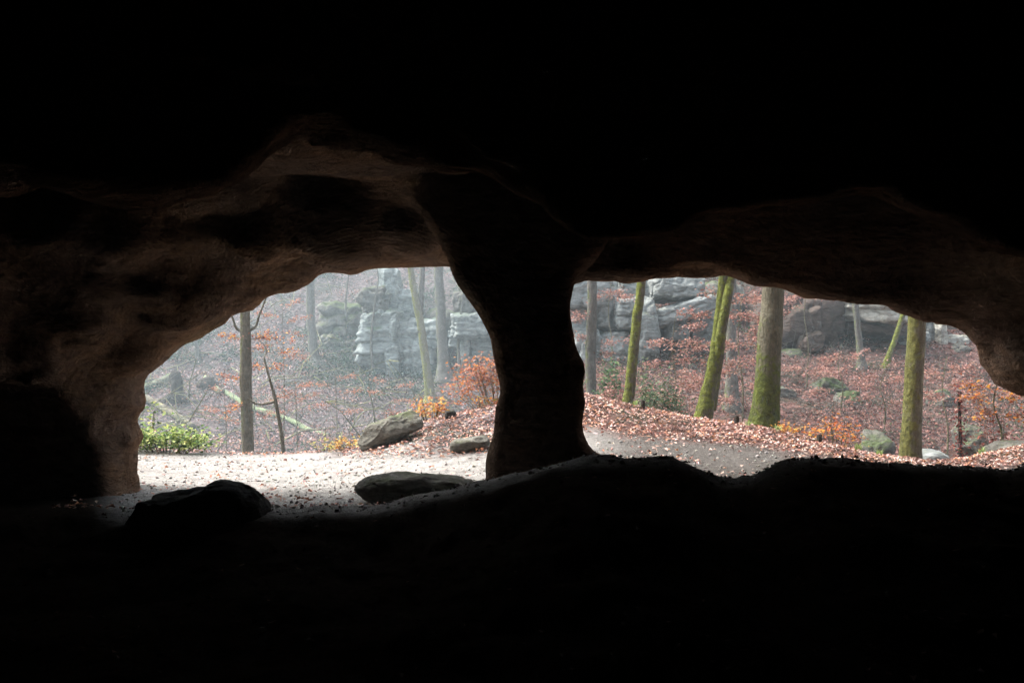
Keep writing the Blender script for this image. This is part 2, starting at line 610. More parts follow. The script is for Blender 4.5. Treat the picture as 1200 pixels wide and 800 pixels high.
def masks(x, y):
    """gravel (also carries painted shade), litter, redness"""
    u = U_of(x, y)
    ye = np.interp(u, U_ED, Y_ED)
    fr = y - ye
    p = np.stack([x, y, np.zeros_like(x)], 1)
    nz = fbm(p * 0.9 + 3, 3)
    gravel = sstep(6.3, 6.8, y) * (1 - sstep(-0.4, 0.6, fr)) * (1 - 0.72 * sstep(640, 760, u)) * np.maximum(sstep(100, 155, u), sstep(9.2, 9.8, y))  # right terrace and left cave corner drop to soil tone: shade put into colour
    # leaf carpet along the bank; thin towards the far left
    start = np.interp(u, [100, 380, 440, 520, 590, 700, 900, 1020, 1200], [0.2, -0.2, -1.3, -2.4, -2.8, -2.1, -1.9, -1.2, -1.6])
    litter = sstep(start - 0.7, start + 0.7, fr + 1.1 * nz)
    litter = np.where(u < 100, sstep(0, 0.5, fr), litter)
    red = sstep(590, 690, u) * (1 - 0.35 * sstep(30, 45, y))
    return gravel, litter, red


def build_ground():
    us = np.concatenate([np.linspace(-1400, -60, 40, endpoint=False), np.linspace(-60, 1260, 420, endpoint=False), np.linspace(1260, 2600, 40)])
    ys = np.concatenate([np.linspace(-14, 3, 30, endpoint=False), np.linspace(3, 15, 170, endpoint=False),
                         15 * (225 / 15.0) ** np.linspace(0, 1, 230)])
    U, Y = np.meshgrid(us, ys)
    X = (U - 600) / F * np.maximum(Y, 6.0)
    x, y = X.ravel(), Y.ravel()
    z = H(x, y)
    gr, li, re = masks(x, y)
    nu, ny = len(us), len(ys)
    i = np.arange(ny - 1)[:, None] * nu
    j = np.arange(nu - 1)[None, :]
    f = np.stack([i + j, i + j + 1, i + nu + j + 1, i + nu + j], -1).reshape(-1, 4)
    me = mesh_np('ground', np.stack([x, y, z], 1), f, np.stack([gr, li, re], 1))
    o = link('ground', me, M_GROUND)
    tag(o, kind='structure')


build_ground()

# ------------------------------------------------------------------ the cave: a solid rock mass with carved chambers
HV = 0.065


def build_cave():
    x = np.arange(-10, 10.01, HV, dtype=np.float32)
    y = np.arange(-8, 12.6, HV, dtype=np.float32)
    z = np.arange(-1.4, 7.6, HV, dtype=np.float32)
    X, Y, Z = x[:, None, None], y[None, :, None], z[None, None, :]
    shp = (len(x), len(y), len(z))

    # opening outline, traced where the wall is thinnest (y = 9)
    YM = 9.0
    pts = [(146, 660), (147, 535), (146, 490), (160, 440), (194, 412), (235, 385), (268, 362), (300, 350), (335, 338), (362, 326),
           (376, 316), (420, 310), (480, 306), (525, 306), (560, 315), (600, 330), (640, 335), (662, 336), (690, 326), (740, 330), (770, 327),
           (800, 321), (850, 321), (900, 332), (950, 342), (1000, 347), (1050, 348), (1065, 358), (1090, 370), (1120, 375), (1140, 385),
           (1160, 400), (1172, 425), (1180, 443), (1200, 455), (1230, 475), (1262, 520), (1275, 660)]
    poly = np.array([[(u - 600) / F * YM, CAMZ - (v - 400) / F * YM] for u, v in pts])
    gx, gzz = np.meshgrid(x, z, indexing='ij')
    q = np.stack([gx.ravel(), gzz.ravel()], 1)
    dmin = np.full(len(q), 1e9)
    inside = np.zeros(len(q), dtype=bool)
    for k in range(len(poly)):
        a, b = poly[k], poly[(k + 1) % len(poly)]
        ab = b - a
        t = np.clip(((q - a) @ ab) / (ab @ ab), 0, 1)
        dmin = np.minimum(dmin, np.hypot(*(q - a - t[:, None] * ab).T))
        c = (a[1] > q[:, 1]) != (b[1] > q[:, 1])
        xi = a[0] + (q[:, 1] - a[1]) * ab[0] / (ab[1] if abs(ab[1]) > 1e-9 else 1e-9)
        inside ^= c & (q[:, 0] < xi)
    d2 = np.where(inside, -dmin, dmin).reshape(len(x), 1, len(z)).astype(np.float32)

    def smin(a, b, k):
        h = np.clip(0.5 + 0.5 * (b - a) / k, 0, 1)
        return b * (1 - h) + a * h - k * h * (1 - h)

    # funnel of the openings, as a void (negative inside)
    xs = x
    ca = np.interp(xs, [-3.5, 0.2, 0.9, 3.6, 4.3, 6], [0.40, 0.40, 2.6, 2.2, 0.38, 0.33]).astype(np.float32)[:, None, None]
    cb = np.interp(xs, [-3.5, 0.2, 0.9, 3.6, 4.3, 6], [0.13, 0.13, 0.5, 0.5, 0.18, 0.15]).astype(np.float32)[:, None, None]
    tin = np.maximum(8.85 - Y, 0)
    tout = np.maximum(Y - 9.25, 0)
    fl = ca * tin + cb * tin * tin + 0.55 * tout + 0.1 * tout * tout
    vB = (d2 - fl) * 0.75
    vB = np.maximum(vB, Z - np.where(Y < 9.2, 3.1 + 0.25 * np.sin(X * 1.1), 50).astype(np.float32))
    vB = np.maximum(vB, 4.9 - Y)
    xw = -3.98 - 0.06 * np.maximum(8.8 - Y, 0)                 # left side wall of the passage
    vB = -smin(-vB, -np.where(Y < 9.2, xw - X, -50).astype(np.float32), 0.28)
    # chamber round the camera
    k = np.sqrt(((X - 0.3) / 6.6) ** 2 + ((Y + 0.4) / 5.5) ** 2 + ((Z - 0.8) / 3.5) ** 2)
    vA = (k - 1) * 3.5
    # low passage under the hanging edge of the roof
    lu = [-300, 0, 100, 170, 240, 275, 300, 340, 370, 450, 510, 560, 620, 690, 740, 800, 900, 1000, 1080, 1150, 1200, 1500]
    lv = [205, 210, 218, 232, 227, 216, 200, 180, 172, 170, 178, 192, 225, 275, 268, 250, 228, 222, 250, 285, 300, 310]
    U = 600 + F * X / np.maximum(Y, 3.0)
    zl = (CAMZ - (np.interp(U, lu, lv) - 400) / F * 4.75).astype(np.float32)
    vC = np.maximum(Z - zl, np.maximum(2.0 - Y, Y - 6.4)) * 0.9
    vC = np.maximum(vC, np.abs(X + 0.2) - 5.6)
    void = np.minimum(np.minimum(vA, vC), vB)
    del vA, vC, k
    # arched recess at the foot of the left wall
    n = np.sqrt(((X + 4.25) / 1.30) ** 2 + ((Y - 7.60) / 1.15) ** 2 + ((Z - 0.1) / 1.15) ** 2)
    void = np.minimum(void, (n - 1) * 1.0)
    # hollow higher up on the left wall
    n = np.sqrt(((X + 3.6) / 0.45) ** 2 + ((Y - 6.35) / 0.55) ** 2 + ((Z - 2.35) / 0.42) ** 2)
    void = smin(void, (n - 1) * 0.42, 0.06)
    yf = np.interp(xs, [0.3, 1.8], [9.9, 10.5]).astype(np.float32)[:, None, None]
    outer = np.maximum(np.maximum(np.abs(X) - 9.6, np.abs(Z - 3.0) - 4.2), np.maximum(-7.6 - Y, Y - yf - 0.12 * np.maximum(Z - 2, 0)))
    d = np.maximum(outer, -void).astype(np.float32)
    # the pillar
    PY = 8.35
    pv = [-40, 60, 120, 190, 230, 260, 305, 330, 360, 395, 430, 470, 500, 512, 522, 530, 537, 548, 565, 590, 700]
    pl = [330, 380, 425, 455, 482, 505, 526, 537, 560, 580, 587, 588, 582, 580, 578, 576, 574, 571, 562, 545, 490]
    pr = [860, 800, 760, 738, 728, 720, 700, 672, 664, 670, 682, 684, 677, 680, 688, 702, 724, 752, 790, 810, 830]
    zz = CAMZ - (np.array(pv) - 400) / F * PY
    o = np.argsort(zz)
    lz = np.interp(z, zz[o], np.array(pl)[o])
    rz = np.interp(z, zz[o], np.array(pr)[o])
    pc = ((lz + rz) / 2 - 600) / F * PY
    ph = (rz - lz) / 2 / F * PY
    pcx, phx = pc.astype(np.float32)[None, None, :], ph.astype(np.float32)[None, None, :]
    PYc = PY - 0.30 - 0.55 * np.maximum(phx - 0.6, 0)
    dyp = Y - PYc
    # flat, wide front; the flanks draw in towards the daylight side
    ef = (np.abs((X - pcx) / phx) ** 4 + np.abs(dyp / 0.34) ** 4) ** 0.25
    eb = np.sqrt(((X - pcx) / (phx - 0.10 * np.clip(dyp, 0, 1.5))) ** 2 + (np.maximum(dyp, 0) / 1.15) ** 2)
    e = np.where(dyp < 0, ef, eb)
    dp = ((e - 1) * np.minimum(phx, 0.5)).astype(np.float32)
    d = smin(d, dp, 0.12).astype(np.float32)
    # scooped hollows (+) and swelling lobes (-) in the roof and walls
    for (u, v, r, dep) in ((200, 320, 0.50, -0.12), (85, 345, 0.50, -0.13), (400, 235, 0.60, -0.12), (300, 262, 0.40, -0.09), (140, 258, 0.40, -0.09), (480, 255, 0.35, -0.07),
                           (35, 255, 0.40, 0.18), (25, 400, 0.40, -0.08), (150, 395, 0.30, -0.06), (735, 300, 0.25, 0.06)):
        dr = P(u, v, 1.0) - np.array([0, 0, CAMZ])
        ts = np.arange(3.0, 9.6, 0.03)
        qq = np.array([0, 0, CAMZ]) + dr[None] * ts[:, None]
        ix = np.clip(((qq - np.array([x[0], y[0], z[0]])) / HV).round().astype(int), 0, np.array(shp) - 1)
        dv = d[ix[:, 0], ix[:, 1], ix[:, 2]]
        if not (dv < 0).any():
            continue
        hp = qq[np.argmax(dv < 0)]
        dn = dr / np.linalg.norm(dr)
        cc = hp - dn * (r - dep) if dep > 0 else hp + dn * (r + dep)
        lo = np.clip(((cc - r - 0.3 - np.array([x[0], y[0], z[0]])) / HV).astype(int), 0, None)
        hi = ((cc + r + 0.3 - np.array([x[0], y[0], z[0]])) / HV).astype(int) + 1
        sl = tuple(slice(a_, b_) for a_, b_ in zip(lo, hi))
        ss = (np.sqrt((x[sl[0]][:, None, None] - cc[0]) ** 2 + (y[sl[1]][None, :, None] - cc[1]) ** 2 + (z[sl[2]][None, None, :] - cc[2]) ** 2) - r).astype(np.float32)
        d[sl] = -smin(-d[sl], ss, 0.03) if dep > 0 else smin(d[sl], ss, 0.08)
    del e, ef, eb, void, outer, vB
    # surface relief only near the surface
    band = np.abs(d) < 0.35
    ii = np.argwhere(band)
    pp = np.stack([x[ii[:, 0]], y[ii[:, 1]], z[ii[:, 2]]], 1).astype(np.float64)
    bed = pp * np.array([0.7, 0.7, 3.2])
    disp = 0.04 * vnoise(pp * 0.9) + 0.035 * vnoise(pp * 2.1 + 7) + 0.03 * vnoise(bed * 1.6 + 3) + 0.02 * vnoise(pp * 6.5 + 1) + 0.012 * vnoise(bed * 4 + 11)
    wp = pp + 0.35 * np.stack([vnoise(pp * 1.3 + 31), vnoise(pp * 1.3 + 47), vnoise(pp * 1.3 + 59)], 1)
    crack = (1 - np.abs(vnoise(wp * np.array([0.55, 0.55, 1.3]) + 3))) ** 9
    crack2 = (1 - np.abs(vnoise(wp * np.array([1.3, 1.3, 3.0]) + 13))) ** 8
    side = 1 - 0.85 * sstep(0.9, 0.2, np.abs(pp[:, 1] - 8.95))
    disp = disp + (0.11 * crack + 0.05 * crack2) * side
    disp = disp + 0.05 * np.abs(vnoise(wp * 1.7 + 23)) - 0.035
    disp = disp * (0.5 + 0.5 * sstep(0.1, 0.6, dp[band]))
    d[band] += disp.astype(np.float32)
    grid = openvdb.FloatGrid(background=1.0)
    grid.copyFromArray(np.ascontiguousarray(np.clip(d, -0.3, 0.3)))
    v, quad = grid.convertToQuads(isovalue=0.0)
    v = v.astype(np.float64) * HV + np.array([x[0], y[0], z[0]])
    quad = quad.astype(np.int64)
    c = v[quad].mean(1)
    # parts
    lzc = np.interp(c[:, 2], z, lz); rzc = np.interp(c[:, 2], z, rz)
    mid = ((lzc + rzc) / 2 - 600) / F * PY
    hw = (rzc - lzc) / 2 / F * PY
    pyc = PY - 0.30 - 0.55 * np.maximum(hw - 0.6, 0)
    dd = c[:, 1] - pyc
    ee = np.sqrt(((c[:, 0] - mid) / hw) ** 2 * np.where(dd < 0, 0.5, 1) + (dd / np.where(dd < 0, 0.45, 1.15)) ** 2)
    sel = np.full(len(c), 0)                          # ceiling
    sel[(c[:, 2] < 1.7) & (c[:, 0] < 0)] = 1           # left wall
    sel[(c[:, 2] < 1.7) & (c[:, 0] >= 0)] = 2          # right wall
    sel[(c[:, 1] > 9.35) & (np.abs(c[:, 0]) < 11)] = 3  # outer cliff face
    sel[(c[:, 1] > 9.35) & (c[:, 2] < 2.6)] = np.where(c[(c[:, 1] > 9.35) & (c[:, 2] < 2.6)][:, 0] < 0, 1, 2)
    sel[(ee < 1.25) & (c[:, 2] < 2.35) & (c[:, 1] < 9.9)] = 4
    root = empty('rock_cave', (0, 9, 0))
    tag(root, 'dark brown sandstone cave whose roof and walls frame the two openings', 'cave')
    for code, nm in ((0, 'ceiling'), (1, 'side_wall'), (2, 'side_wall'), (3, 'outer_face'), (4, 'pillar')):
        qf = quad[sel == code]
        if not len(qf):
            continue
        uq, inv = np.unique(qf.ravel(), return_inverse=True)
        me = mesh_np(nm, v[uq], inv.reshape(-1, 4))
        ob = adopt(root, link(nm, me, M_CAVE))
        if code == 4:
            ob['label'] = 'black waisted rock pillar between the two openings'


build_cave()

# ------------------------------------------------------------------ rocks
def cube_grid(n):
    g = np.linspace(-1, 1, n + 1)
    a, b = np.meshgrid(g, g, indexing='ij')
    a, b = a.ravel(), b.ravel()
    one = np.ones_like(a)
    faces, verts = [], []
    m = n + 1
    i = np.arange(n)[:, None] * m
    j = np.arange(n)[None, :]
    f = np.stack([i + j, i + m + j, i + m + j + 1, i + j + 1], -1).reshape(-1, 4)
    sets = [np.stack([a, b, one], 1), np.stack([b, a, -one], 1), np.stack([one, a, b], 1),
            np.stack([-one, b, a], 1), np.stack([b, one, a], 1), np.stack([a, -one, b], 1)]
    for k, sv in enumerate(sets):
        verts.append(sv)
        faces.append(f + k * len(a))
    v = np.round(np.vstack(verts), 6)
    f = np.vstack(faces)
    uq, inv = np.unique(v, axis=0, return_inverse=True)
    return uq, inv.reshape(-1)[f]


GRIDS = {}


def rock_geo(center, size, seed=0, p=4.0, n=16, amp=0.06, cuts=5, strata=0.0, rz=0.0, ry=0.0, rx=0.0, cutd=0.8, crk=0.35):
    if n not in GRIDS:
        GRIDS[n] = cube_grid(n)
    c, f = GRIDS[n]
    rr = np.random.default_rng(seed)
    d = c / (np.abs(c) ** p).sum(1)[:, None] ** (1 / p)
    v = d.copy()
    for k in range(cuts):
        nn = rr.normal(size=3)
        nn /= np.linalg.norm(nn)
        dd = rr.uniform(cutd, cutd + 0.25) * (np.abs(nn) ** (p / (p - 1))).sum() ** ((p - 1) / p)
        over = np.maximum(v @ nn - dd, 0)
        v = v - over[:, None] * nn
    size = np.asarray(size, dtype=float)
    w = v * size * 0.5
    s0 = size.min() * 0.5
    q = w / s0 + seed * 3.7
    h = fbm(q * 0.9, 3) * 1.2 - crk * (1 - np.abs(vnoise(q * 1.2 + 5))) ** 6 + 0.30 * fbm(q * 5, 2)
    if strata:
        qs = np.stack([q[:, 0] * 0.35, q[:, 1] * 0.35, q[:, 2] * 3.2], 1)
        h = h + strata * (vnoise(qs) + 0.6 * vnoise(qs * 2.3 + 2))
    w = w + d * s0 * amp * h[:, None]
    cx, sx, cyy, sy, cz, sz = math.cos(rx), math.sin(rx), math.cos(ry), math.sin(ry), math.cos(rz), math.sin(rz)
    Mx = np.array([[1, 0, 0], [0, cx, -sx], [0, sx, cx]])
    My = np.array([[cyy, 0, sy], [0, 1, 0], [-sy, 0, cyy]])
    Mz = np.array([[cz, -sz, 0], [sz, cz, 0], [0, 0, 1]])
    w = w @ (Mz @ My @ Mx).T + np.asarray(center)
    return w, f


def rock_px(u0, u1, v0, v1, y, depth, **kw):
    a, b = P(u0, v1, y), P(u1, v0, y)
    c = (a + b) / 2
    c[1] = y + depth * 0.5
    return rock_geo(c, (b[0] - a[0], depth, b[2] - a[2]), **kw)


def rock_obj(name, geo, mat, label=None, cat=None, group=None, parent=None):
    me = mesh_np(name, *geo)
    o = link(name, me, mat)
    if parent is not None:
        adopt(parent, o)
    else:
        c = np.asarray(geo[0])
        base = (c[:, 0].mean(), c[:, 1].mean(), c[:, 2].min())
        me.vertices.foreach_set('co', (c - np.array(base)).astype(np.float32).ravel())
        o.location = base
    return tag(o, label, cat, group)


# boulders in and before the cave mouth
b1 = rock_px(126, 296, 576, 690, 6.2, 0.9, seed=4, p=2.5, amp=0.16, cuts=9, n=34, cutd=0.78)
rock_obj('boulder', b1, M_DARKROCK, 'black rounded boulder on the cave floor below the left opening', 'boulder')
b2 = rock_px(408, 562, 562, 604, 7.9, 0.7, seed=12, p=2.5, amp=0.15, cuts=10, n=36, cutd=0.74, ry=0.04)
rock_obj('boulder', b2, M_BOULDER, 'low dark slab boulder lying on pale gravel left of the pillar', 'boulder')
b3 = rock_geo(P(457, 507, 12.4), (0.88, 0.5, 0.40), seed=21, p=2.8, amp=0.18, cuts=14, n=34, cutd=0.66, ry=-0.42, rz=0.2)
rock_obj('boulder', b3, M_BOULDER, 'grey tilted boulder with pale top at the leafy terrace edge', 'boulder')
b4 = rock_px(526, 574, 514, 532, 10.8, 0.35, seed=33, p=3.5, amp=0.2, cuts=6, n=16, ry=-0.12)
rock_obj('stone', b4, M_BOULDER, 'thin flat grey stone sunk in the leaf-strewn bank near the pillar', 'stone')
b5 = rock_px(521, 534, 481, 492, 13.2, 0.15, seed=35, p=3.0, amp=0.2, cuts=4, n=10)
rock_obj('stone', b5, M_DARKROCK, 'small dark stone among leaves above the flat grey stone', 'stone')
b6 = rock_px(1176, 1250, 520, 560, 12.2, 0.8, seed=37, p=3.0, amp=0.2, cuts=6, n=18)
rock_obj('boulder', b6, M_BOULDER, 'pale grey boulder at the right edge of the right opening', 'boulder')
b7 = rock_px(1082, 1118, 530, 556, 14.5, 0.7, seed=39, p=3.4, amp=0.14, cuts=5, n=16)
rock_obj('stone', b7, M_CLIFF_R, 'flat whitish stone just right of the lichened trunk foot', 'stone')
b8 = rock_px(1018, 1062, 504, 580, 17.5, 1.0, seed=41, p=2.4, amp=0.3, cuts=12, n=26, cutd=0.66)
rock_obj('boulder', b8, M_MOSSROCK, 'mossy grey boulder behind the left side of the lichened trunk', 'boulder')
b9 = rock_px(1130, 1164, 500, 545, 16.0, 0.8, seed=43, p=2.4, amp=0.3, cuts=12, n=26, cutd=0.66)
rock_obj('boulder', b9, M_MOSSROCK, 'mossy boulder in the gully behind the red-leaved stem', 'boulder')
h1 = hit(876, 414)
b10 = rock_px(866, 890, 412, 428, h1[1], 0.5, seed=45, p=3.0, amp=0.18, cuts=5, n=12)
rock_obj('stone', b10, M_CLIFF_R, 'pale small stone beside the big mossy trunk on the slope', 'stone')
h1 = hit(238, 455)
b11 = rock_px(226, 250, 442, 466, h1[1] - 0.2, 1.2, seed=47, p=2.4, amp=0.2, cuts=4, n=14)
rock_obj('boulder', b11, M_STUMP, 'dark boulder at the upper end of the long mossy log', 'boulder')


def cliff(name, label, u, y, blocks, mat, group=None):
    root = empty(name, (P(u, 400, y)[0], y, gz(P(u, 400, y)[0], y)))
    tag(root, label, 'cliff', group)
    for k, b in enumerate(blocks):
        (u0, u1, v0, v1, dy, dep), kw = b[:6], (b[6] if len(b) > 6 else {})
        kw = dict(kw)
        mt = kw.pop('mat', mat)
        kw.setdefault('seed', int(u) + k * 7)
        kw.setdefault('p', 7.0)
        kw['n'] = int(kw.get('n', 22) * 1.35)
        kw.setdefault('amp', 0.16)
        kw.setdefault('crk', 1.2)
        kw.setdefault('cuts', 9)
        kw.setdefault('cutd', 0.80)
        rock_obj('rock_block', rock_px(u0, u1, v0, v1, y + dy, dep, **kw), mt, parent=root)
    return root


# left, far and hazy
ST = dict(strata=0.8, amp=0.13)
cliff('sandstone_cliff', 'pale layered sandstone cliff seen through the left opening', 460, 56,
      [(416, 474, 360, 424, 0.2, 5, dict(strata=0.9, amp=0.17, n=40, p=6)), (430, 480, 398, 448, 0.6, 4, dict(strata=0.8, amp=0.16, n=32, p=6)), (458, 520, 372, 414, 0.8, 5, dict(strata=0.8, n=34, p=6)),
       (450, 468, 404, 448, 0.0, 2, dict(ST)), (466, 508, 396, 444, 0.5, 3, dict(strata=1.2, p=6)),
       (440, 466, 312, 372, 2.5, 3, dict(amp=0.2)), (418, 452, 334, 372, 1.0, 4, dict(mat=M_MOSSROCK, p=5, amp=0.24, strata=0.5)),
       (460, 494, 336, 385, 2.6, 3, dict(ST)), (454, 468, 366, 404, 0.0, 2, dict(p=3.0)), (492, 534, 360, 404, 2.4, 3, dict(mat=M_MOSSROCK, p=3.0))], M_CLIFF_L)
cliff('sandstone_cliff', 'pale undercut sandstone cliff beside the pillar in left opening', 560, 54,
      [(526, 590, 366, 396, 0.2, 4, dict(strata=0.7, n=30)), (530, 575, 340, 372, 1.2, 4, dict(p=4.5, mat=M_MOSSROCK, amp=0.22)), (538, 552, 392, 434, 0.8, 1.5, dict(p=3.0)),
       (552, 600, 390, 425, 1.4, 3, dict(ST)), (560, 620, 350, 400, 1.8, 4, dict(ST)), (524, 545, 386, 408, 2.0, 3, dict(ST)), (575, 640, 330, 380, 4, 4, dict(ST))], M_CLIFF_L)
cliff('mossy_outcrop', 'dark mossy outcrop left of the layered cliff on hazy slope', 395, 60,
      [(366, 420, 352, 404, 1.0, 5, dict(p=4.5, amp=0.25, strata=0.5)), (372, 398, 392, 420, 0.0, 3, dict(p=4)), (392, 424, 398, 428, 0.2, 3, dict(p=4))], M_MOSSROCK)
# right, nearer
cliff('sandstone_cliff', 'blocky grey sandstone cliff behind the leaning mossy trunk', 745, 26,
      [(640, 716, 322, 362, 0.6, 3.0, dict(n=28, rz=0.15)), (700, 726, 322, 386, 0.9, 2.2, {}), (722, 748, 348, 372, 0.4, 2, dict(p=5)), (722, 750, 368, 386, 0.5, 2, dict(p=5)),
       (744, 776, 345, 432, 0.0, 2.2, dict(n=28, ry=-0.10, p=3.6)), (766, 832, 318, 352, 0.5, 2.6, dict(n=28, p=5, ry=-0.05)), (764, 850, 352, 374, 0.3, 2.6, dict(n=26, ry=-0.28)),
       (774, 812, 374, 404, 1.0, 2, dict(p=4)), (806, 850, 366, 420, 1.3, 2, {}), (664, 700, 360, 396, 1.0, 2, {}), (670, 712, 384, 440, 0.4, 2, dict(p=3)),
       (700, 748, 384, 436, 0.5, 2, dict(p=3.4)), (726, 772, 318, 352, 1.8, 2, {}), (774, 850, 396, 440, 1.0, 2, dict(p=3, mat=M_CLIFF_B)), (830, 880, 330, 385, 3.0, 3, dict(mat=M_MOSSROCK))], M_CLIFF_R)
cliff('brown_outcrop', 'dark brown rounded outcrop right of the big mossy trunk', 955, 26.5,
      [(910, 978, 340, 414, 0.3, 3, dict(n=30, p=3.2)), (935, 1000, 334, 412, 0.7, 3, dict(n=28, p=3.0)), (972, 1012, 330, 408, 1.4, 3, dict(p=3.4)), (885, 930, 352, 410, 1.2, 3, dict(p=3.0)),
       (940, 972, 388, 416, 0.0, 1.5, dict(p=3.6))], M_CLIFF_B)
cliff('sandstone_ledge', 'pale overhanging sandstone ledge above a dark hollow', 1050, 26.5,
      [(1000, 1092, 338, 380, 0.0, 4.5, dict(n=30, p=4.0, strata=0.8, mat=M_CLIFF_W, ry=0.05)), (1000, 1080, 380, 396, 0.7, 3.5, dict(n=24, ry=0.14, mat=M_CLIFF_B)),
       (1055, 1080, 388, 424, 1.0, 2, {}), (1078, 1094, 388, 430, 1.2, 2, {}), (1000, 1060, 392, 425, 3.0, 2, dict(mat=M_CLIFF_B))], M_CLIFF_R)
cliff('sandstone_outcrop', 'small pale outcrop at the far right of the ravine slope', 1115, 27.5,
      [(1082, 1112, 366, 412, 0.4, 2.5, {}), (1100, 1112, 372, 412, 0.1, 1, dict(mat=M_CLIFF_W)), (1104, 1150, 366, 398, 1.2, 2.5, dict(mat=M_CLIFF_B)), (1106, 1142, 392, 412, 0.2, 2, dict(mat=M_CLIFF_W, p=5)),
       (1140, 1200, 372, 420, 2, 2.5, {})], M_CLIFF_R)
for k, (u, v, w, h_, lab) in enumerate([
        (975, 462, 46, 22, 'dark mossy stone on red slope, upper one right of big trunk'),
        (915, 466, 40, 22, 'mossy stone against the right side of the big mossy trunk'),
        (1000, 476, 34, 20, 'dark low stone on the red slope left of lichened trunk'),
        (940, 420, 44, 14, 'flat green stone below the dark brown outcrop'),
        (1108, 478, 30, 26, 'mossy stone right of the lichened trunk on the slope'),
        (1130, 414, 30, 14, 'small green stone below the far right outcrop')]):
    q = hit(u, v)
    rock_obj('mossy_stone', rock_px(u - w / 2, u + w / 2, v - h_ * 0.8, v + h_ * 0.6, q[1], 0.7, seed=80 + k, p=2.5, n=22, amp=0.3, cuts=10, cutd=0.7), M_MOSSROCK, lab, 'stone', 'mossy stones on the ravine slope')


# ------------------------------------------------------------------ trees
def twig_path(a, d, L, droop=0.0, n=7, wob=0.08):
    d = np.asarray(d, dtype=float)
    d = d / np.linalg.norm(d)
    t = np.linspace(0, 1, n)[:, None]
    p = np.asarray(a) + d * L * t + np.array([0, 0, -1.0]) * droop * L * t * t
    return p + RNG.normal(size=(n, 3)) * wob * L / n * t


def crown_parts(root, top_pts, top_r, mat, palette, nl=7, per=45, lsize=0.09, spread=2.6):
    """limbs, twigs and sparse leaves above the picture's top"""
    pos = []
    tw = MB()
    n = len(top_pts)
    for k in range(nl):
        i = int(n * (0.25 + 0.7 * k / nl))
        i = min(i, n - 1)
        az = k * 2.4 + random.uniform(-0.4, 0.4)
        L = spread * random.uniform(0.7, 1.2) * (1 - 0.4 * k / nl)
        d = (math.cos(az), math.sin(az), random.uniform(0.35, 0.8))
        p = twig_path(top_pts[i], d, L, 0.1, 9)
        lb = MB()
        r = max(0.015, top_r[i] * 0.45)
        lb.tube(p, np.linspace(r, 0.008, 9), 6)
        adopt(root, lb.build('limb', mat))
        for q in range(8):
            b = p[random.randint(3, 8)]
            e = (random.uniform(-1, 1), random.uniform(-1, 1), random.uniform(-0.1, 0.6))
            tp = twig_path(b, e, L * random.uniform(0.25, 0.5), 0.1, 5)
            tw.tube(tp, np.linspace(0.008, 0.003, 5), 3, cap=False)
            m = per // 8
            pos.append(tp[RNG.integers(1, 5, m)] + RNG.normal(size=(m, 3)) * 0.13)
    tag(adopt(root, tw.build('twigs', mat)), kind='stuff')
    pos = np.vstack(pos)
    me = leaf_mesh('crown', pos, RNG.uniform(0.7, 1.2, len(pos)) * lsize, pick(palette, len(pos)), 0.4)
    adopt(root, link('crown', me, M_LEAF, smooth=False))


def tree(name, label, y, pts, mat, height=13, group=None, flare=1.35, nl=7, palette=BEECH, lump=0.10, cat='tree', crown=True):
    """pts: (u, v, width px) from bottom to top, at distance y"""
    c = [P(u, v, y) for u, v, w in pts]
    r = [w / 2 / F * y for u, v, w in pts]
    b = c[0].copy()
    g0 = gz(b[0], y)
    if b[2] > g0 + 0.1:
        d = (c[1] - c[0]) / max(1e-3, (c[1] - c[0])[2])
        b = c[0] - d * (c[0][2] - g0 + 0.15) * np.array([0.6, 0.6, 1])
        b[2] = g0 - 0.15
        c.insert(0, b)
        r.insert(0, r[0] * flare)
    else:
        c[0][2] = g0 - 0.1
        r[0] *= flare
    d = (c[-1] - c[-2]) / (c[-1] - c[-2])[2]
    zt = c[-1][2]
    steps = 4
    for k in range(1, steps + 1):
        dz = (height - (zt - g0)) / steps
        d = d * np.array([0.6, 0.6, 1])
        c.append(c[-1] + d * dz + np.array([random.uniform(-.12, .12), random.uniform(-.12, .12), 0]))
        r.append(r[-1] * 0.72)
    root = empty(name, (c[0][0], c[0][1], g0))
    tag(root, label, cat, group)
    n = 90
    path = smooth_path(c, n)
    rad = np.interp(np.linspace(0, len(c) - 1, n), np.arange(len(c)), r)
    rad = rad * (1 + 0.45 * np.exp(-np.maximum(path[:, 2] - g0, 0) / (0.9 * r[0] + 0.08)))
    path[:, 0] += 0.10 * rad.mean() * vnoise(path * 1.5)
    m = MB()
    m.tube(path, rad, 18, lump, 5.0 / max(0.15, r[0] * 4))
    adopt(root, m.build('trunk', mat))
    if crown:
        k0 = int(n * 0.55)
        crown_parts(root, path[k0:], rad[k0:], mat, palette, nl)
    return root, path, rad


